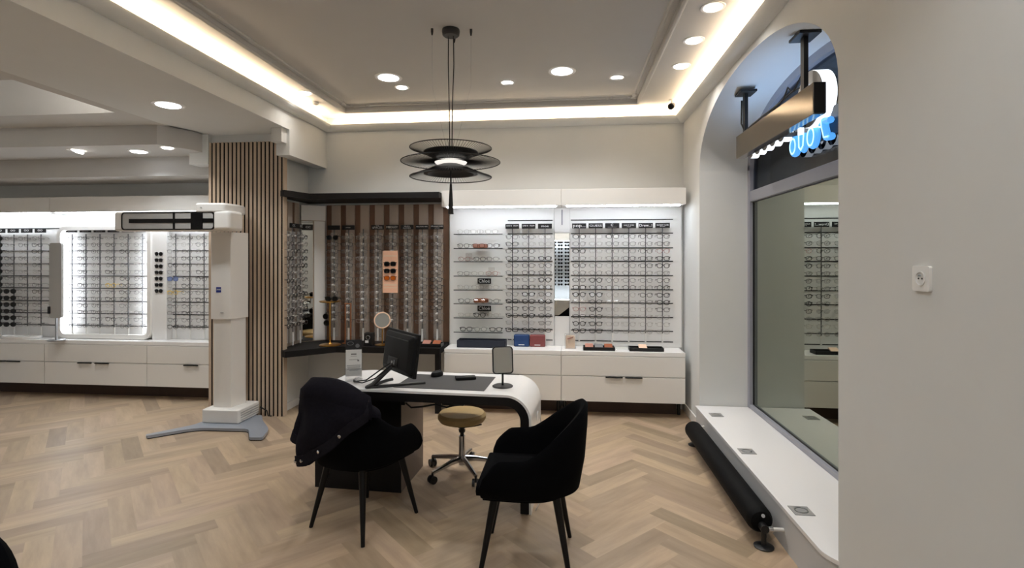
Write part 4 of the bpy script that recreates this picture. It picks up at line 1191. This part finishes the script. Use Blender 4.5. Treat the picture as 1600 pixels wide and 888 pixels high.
for t in (.435, .465, .52, .575):
    p = Vector(drape(t, lenf(t) - .034, .052)); _, _, _, n = shell_pts(t)
    nn = Vector((n[0], n[1], 0))
    MB().tube([p - nn * .004, p + nn * .005, p + nn * .008], [.009, .009, .005], 14).build('button', 'chrome', jk)
# sleeve hanging down the far side with a turned-up cuff
JM = jk_M = (Matrix.Translation((-1.195, 3.015, 0)) @ Matrix.Rotation(math.radians(66), 4, 'Z')).inverted()
SV = [JM @ Vector(q) for q in ((-1.345, 2.86, .82), (-1.397, 2.83, .775), (-1.435, 2.83, .69), (-1.470, 2.83, .605), (-1.490, 2.83, .545))]
MB().tube(SV, [.045, .060, .066, .062, .056], 18).build('sleeve', 'jacket_cloth', jk, 70)
MB().tube([SV[3].lerp(SV[4], .55), SV[4] + (SV[4] - SV[3]) * .35], [.062, .061], 18).build('cuff', 'jacket_collar', jk, 70)
P = []
for i in range(31):                                                   # folded back panel rolling over the rim
    t = .36 + .30 * i / 30
    P.append([drape(t, -.10 + .20 * j / 10, .030 + .014 * math.sin(PI * j / 10)) for j in range(11)])
MB().sheet(P, .012).build('collar', 'jacket_cloth', jk, 70)
# sleeve end bundled inside the far arm
bp = [Vector((.02 - .05 * k, -.145 + .012 * math.sin(k * 1.3), .565 + .02 * math.sin(k * .8))) for k in range(6)]
MB().tube(bp, [.03, .055, .06, .058, .05, .03], 14).build('sleeve', 'jacket_cloth', jk, 70)

# ------------------------------------------------------------------ radiator, sockets, sign in the window
rd = thing('radiator', 'long black tube radiator lying low in front of the window bench', 'radiator', (1.055, 0, 0))
RR = .07; RZc = .118
ends = [(2.98, .0), (2.982, .03), (2.99, .055), (3.01, RR - .004), (3.03, RR), (4.53, RR), (4.55, RR - .004), (4.57, .055), (4.578, .03), (4.58, 0)]
MB().lathe([(r, y) for y, r in ends], (0, 0, 0), 36, Matrix.Translation((0, 0, RZc)) @ Matrix.Rotation(-PI / 2, 4, 'X')).build('tube', 'radiator_black', rd)
for y in (3.0, 4.50):
    MB().lathe([(0, 0), (.05, 0), (.052, .006), (.04, .012), (.014, .016), (.012, .06), (0, .06)], (-.0, y if y > 4 else 2.955, 0), 24).build('foot', 'black', rd)
MB().cyl((0.0, 2.935, RZc - .015), (0, 2.985, RZc - .015), .022, n=16).cyl((0, 2.955, RZc - .02), (0, 2.955, .055), .014, n=12).build('valve', 'black', rd)
MB().cyl((0.015, 2.955, RZc - .02), (.045, 2.955, RZc - .02), .016, n=14).build('valve_nut', 'chrome', rd)
MB().cyl((.04, 2.955, RZc - .02), (.102, 2.955, RZc - .02), .010, n=12).build('pipe', 'pipe_white', rd)
MB().cyl((0, 2.975, RZc + .04), (0, 2.965, RZc + .045), .010, n=12).build('vent_plug', 'chrome', rd)
MB().cyl((.0, 4.57, RZc), (.102, 4.60, RZc + .01), .008, n=10).build('pipe', 'pipe_white', rd)
for (x, y), l in zip(((1.258, 4.606), (1.231, 3.762), (1.227, 2.908)), ('far end of', 'middle of', 'near end of')):
    t = thing('floor_socket', 'square grey flush socket cover at %s the white window bench' % l, 'socket', (x, y, .225), 0, 'flush sockets in the window bench')
    MB().box(-.05, .05, -.05, .05, 0, .004, .001).build('cover', 'grate_grey', t)
    MB().lathe([(.028, .004), (.034, .004), (.034, .006), (.028, .006), (.028, .004)], n=24).build('ring', 'steel', t)
wk = thing('wall_socket', 'white power socket on the plain wall near the viewer', 'socket', (XR, 1.8955, 1.49))
MB().prism([(y, z) for y, z in rrect(.0425, .0425, .008)], -.010, 0, 'x').build('plate', 'socket_white', wk)
MB().lathe([(.021, 0), (.025, .0), (.025, .003), (.021, .003), (.019, -.008 + .004), (0, -.004 + .001)], (0, 0, 0), 28, Matrix.Translation((-.0105, 0, 0)) @ Matrix.Rotation(-PI / 2, 4, 'Y')).build('insert', 'socket_white', wk)
MB().cyl((-.0085, -.009, 0), (-.0115, -.009, 0), .0028, n=10).cyl((-.0085, .009, 0), (-.0115, .009, 0), .0028, n=10).build('hole', 'black', wk)
MB().cyl((-.0085, 0, .010), (-.016, 0, .010), .0025, n=10).build('earth_pin', 'steel', wk)

ws = thing('window_sign', 'illuminated shop sign seen from behind, hung in the arched window', 'sign', (0, 0, 0))
MB().box(1.335, 1.40, 3.02, 4.33, 2.345, 2.52, .004).build('bar', 'bronze', ws)
MB().box(1.336, 1.399, 3.012, 3.02, 2.348, 2.517).build('end_cap', 'black', ws)
def soffit(y): return ASP + ARISE * max(0, 1 - ((y - AC) / AH) ** 2) ** .46
for y in (4.21, 3.20):
    zt = soffit(y) + .004
    b_ = MB().box(1.355, 1.38, y - .022, y + .022, 2.52, zt - .012).build('bracket_post', 'black', ws)
    MB().box(1.31, 1.43, y - .075, y + .075, zt - .03, zt - .012, .003).build('bracket_plate', 'black', b_)
MB().tube([(1.35, 4.24, 2.78), (1.345, 4.235, 2.6), (1.36, 4.20, 2.53), (1.35, 4.0, 2.535), (1.36, 3.8, 2.55), (1.345, 3.6, 2.54), (1.36, 3.45, 2.56), (1.35, 3.3, 2.56), (1.36, 3.22, 2.62)], .007, 6).build('cable', 'cable_black', ws)
MB().tube([(1.365, 4.1, 2.53), (1.36, 3.9, 2.55), (1.355, 3.65, 2.53), (1.34, 3.42, 2.55), (1.34, 3.36, 2.60), (1.35, 3.33, 2.56), (1.36, 3.25, 2.56)], .005, 6).build('cable', 'cable_black', ws)
def letter(pts_o, pts_i, x0, x1, cy, cz, name, m_face, m_edge):
    """channel letter: dark back tray, glowing edge and front"""
    t = MB()
    O = [(cy + a, cz + b_) for a, b_ in pts_o]; I = [(cy + a, cz + b_) for a, b_ in pts_i] if pts_i else None
    if I:
        t.rings([[(x, a, b_) for a, b_ in L] for L, x in ((O, x0), (O, x1), (I, x1), (I, x0), (O, x0))], cap=False)
    else: t.prism(O, x0, x1, 'x')
    return t.build(name, m_edge, ws)
ell = lambda a, b_, n=28: [(a * math.cos(2 * PI * k / n), b_ * math.sin(2 * PI * k / n)) for k in range(n)]
lo = letter(ell(.165, .165, 44), ell(.085, .085, 44), 1.425, 1.50, 3.265, 2.495, 'round_letter', None, 'sign_white')
MB().rings([[(x, 3.265 + a, 2.495 + b_) for a, b_ in L] for L, x in ((ell(.164, .164, 44), 1.5005), (ell(.164, .164, 44), 1.506), (ell(.086, .086, 44), 1.506), (ell(.086, .086, 44), 1.5005), (ell(.164, .164, 44), 1.5005))], cap=False).build('letter_glow_blocker', 'device_black', lo)  # added black plate, keeps the glowing front from reflecting in the pane
MB().rings([[(x, 3.265 + a, 2.495 + b_) for a, b_ in L] for L, x in ((ell(.163, .163, 44), 1.4245), (ell(.163, .163, 44), 1.418), (ell(.087, .087, 44), 1.418), (ell(.087, .087, 44), 1.4245), (ell(.163, .163, 44), 1.4245))], cap=False).build('letter_back', 'device_grey', lo)
for k in range(5):
    y = 4.24 - .145 * k
    lo = letter(ell(.068, .082), ell(.034, .045), 1.42, 1.47, y, 2.415, 'row_letter', None, 'sign_white')
    MB().rings([[(x, y + a, 2.415 + b_) for a, b_ in L] for L, x in ((ell(.0675, .0815), 1.4705), (ell(.0675, .0815), 1.476), (ell(.0345, .0455), 1.476), (ell(.0345, .0455), 1.4705), (ell(.0675, .0815), 1.4705))], cap=False).build('letter_glow_blocker', 'device_black', lo)  # same added plate, blocks this letter's glow towards the glass
    MB().rings([[(x, y + a, 2.415 + b_) for a, b_ in L] for L, x in ((ell(.067, .081), 1.4195), (ell(.067, .081), 1.414), (ell(.035, .046), 1.414), (ell(.035, .046), 1.4195), (ell(.067, .081), 1.4195))], cap=False).build('letter_back', 'device_grey', lo)
# blue row: d, u, o, l as seen from inside
def blue(parts_, y, name):
    o = None
    for k, q in enumerate(parts_): 
        o = q.build(name if k == 0 else 'core', 'sign_blue' if k == 0 else 'sign_blue_core', ws if k == 0 else o)
Zb = 2.275
def ringx(y, z, a, b_, r, x=1.47, th=.0): 
    return [(x, y + p, z + q) for p, q in ell(a, b_, 24)]
MB().tube(ringx(3.565, Zb + .005, .040, .048, 0), .021, 8, True).build('blue_letter', 'sign_blue', ws)
MB().tube(ringx(3.565, Zb + .005, .040, .048, 0, 1.452), .006, 6, True).build('blue_letter_core', 'sign_blue_core', ws)
MB().box(1.455, 1.485, 3.478, 3.502, Zb + .06, Zb + .22, .003).build('letter_stem', 'sign_white', ws)
U = [(1.47, 3.475, Zb + .055), (1.47, 3.472, Zb - .02), (1.47, 3.445, Zb - .042), (1.47, 3.415, Zb - .02), (1.47, 3.405, Zb + .055)]
MB().tube(U, .020, 8).build('blue_letter', 'sign_blue', ws)
MB().tube([(1.452, b_, c) for a, b_, c in U], .006, 6).build('blue_letter_core', 'sign_blue_core', ws)
MB().tube(ringx(3.315, Zb + .01, .042, .052, 0), .021, 8, True).build('blue_letter', 'sign_blue', ws)
MB().tube(ringx(3.315, Zb + .01, .042, .052, 0, 1.452), .006, 6, True).build('blue_letter_core', 'sign_blue_core', ws)
T_ = [(1.47, 3.23, Zb + .12), (1.47, 3.19, Zb + .10), (1.47, 3.175, Zb + .03), (1.47, 3.15, Zb - .03), (1.47, 3.10, Zb - .035)]
MB().tube(T_, .022, 8).tube([(1.47, 3.25, Zb + .075), (1.47, 3.11, Zb + .06)], .020, 8).build('blue_letter', 'sign_blue', ws)
MB().tube([(1.452, b_, c) for a, b_, c in T_], .006, 6).build('blue_letter_core', 'sign_blue_core', ws)
MB().box(1.49, 1.51, 3.0, 3.62, Zb - .02, Zb + .14).build('back_rail', 'black_rail', ws)
for y in (3.30, 3.55):
    MB().box(1.40, 1.50, y, y + .03, 2.345, 2.37).box(1.49, 1.51, y, y + .03, Zb, 2.37).build('letter_support', 'black_rail', ws)
ld = bpy.data.lights.new('sign_glow', 'AREA'); ld.shape = 'RECTANGLE'; ld.size = 1.3; ld.size_y = .06; ld.energy = 1.9; ld.color = (.36, .6, 1)
lo = bpy.data.objects.new('sign_glow', ld); COL.objects.link(lo); lo.parent = ws; lo.location = (1.47, 3.75, 2.53); lo.rotation_euler = (PI, 0, PI / 2)

# ------------------------------------------------------------------ rack behind the viewer, seen in the narrow mirror
mat('rack_panel', (225, 232, 240), .5, noise=.01)
rk = thing('sunglasses_rack', 'white lit rack of dark sunglasses seen in the narrow mirror', 'display rack', (0, -3.2, 0))
MB().box(-1.0, 1.0, -.10, 0, .42, 2.6, .003).build('panel', 'rack_panel', rk)
MB().box(-1.0, 1.0, 0, .32, .05, .45, .003).build('cabinet', 'white_lacquer', rk)
MB().box(-1.0, 1.0, 0, .30, 2.02, 2.28, .003).build('canopy', 'led_canopy', rk)
MB().box(-1.0, 1.0, .2, .26, .452, .464).build('led_strip', 'led_alcove', rk)  # extra strip added to brighten the rack panel from below
MB().box(-.98, .98, .12, .2, 2.005, 2.02).build('led_strip', 'led_alcove', rk)
sg_ = MB()
fm, L_, tm = glass_meshes('drop', 'k', 'lens_dark')
for i in range(11):
    sg_.box(-.9 + .18 * i - .07, -.9 + .18 * i + .07, .02, .03, 1.96, 2.01)
    for j in range(12):
        for me in (fm, L_[1], L_[-1]):
            t2 = me.copy(); t2.transform(Matrix.Translation((-.9 + .18 * i, .09, 1.89 - .095 * j)) @ Matrix.Diagonal((1, -1, 1, 1))); sg_.bm.from_mesh(t2); bpy.data.meshes.remove(t2)
o = sg_.build('sunglasses_rows', 'lens_dark', rk); o['kind'] = 'stuff'
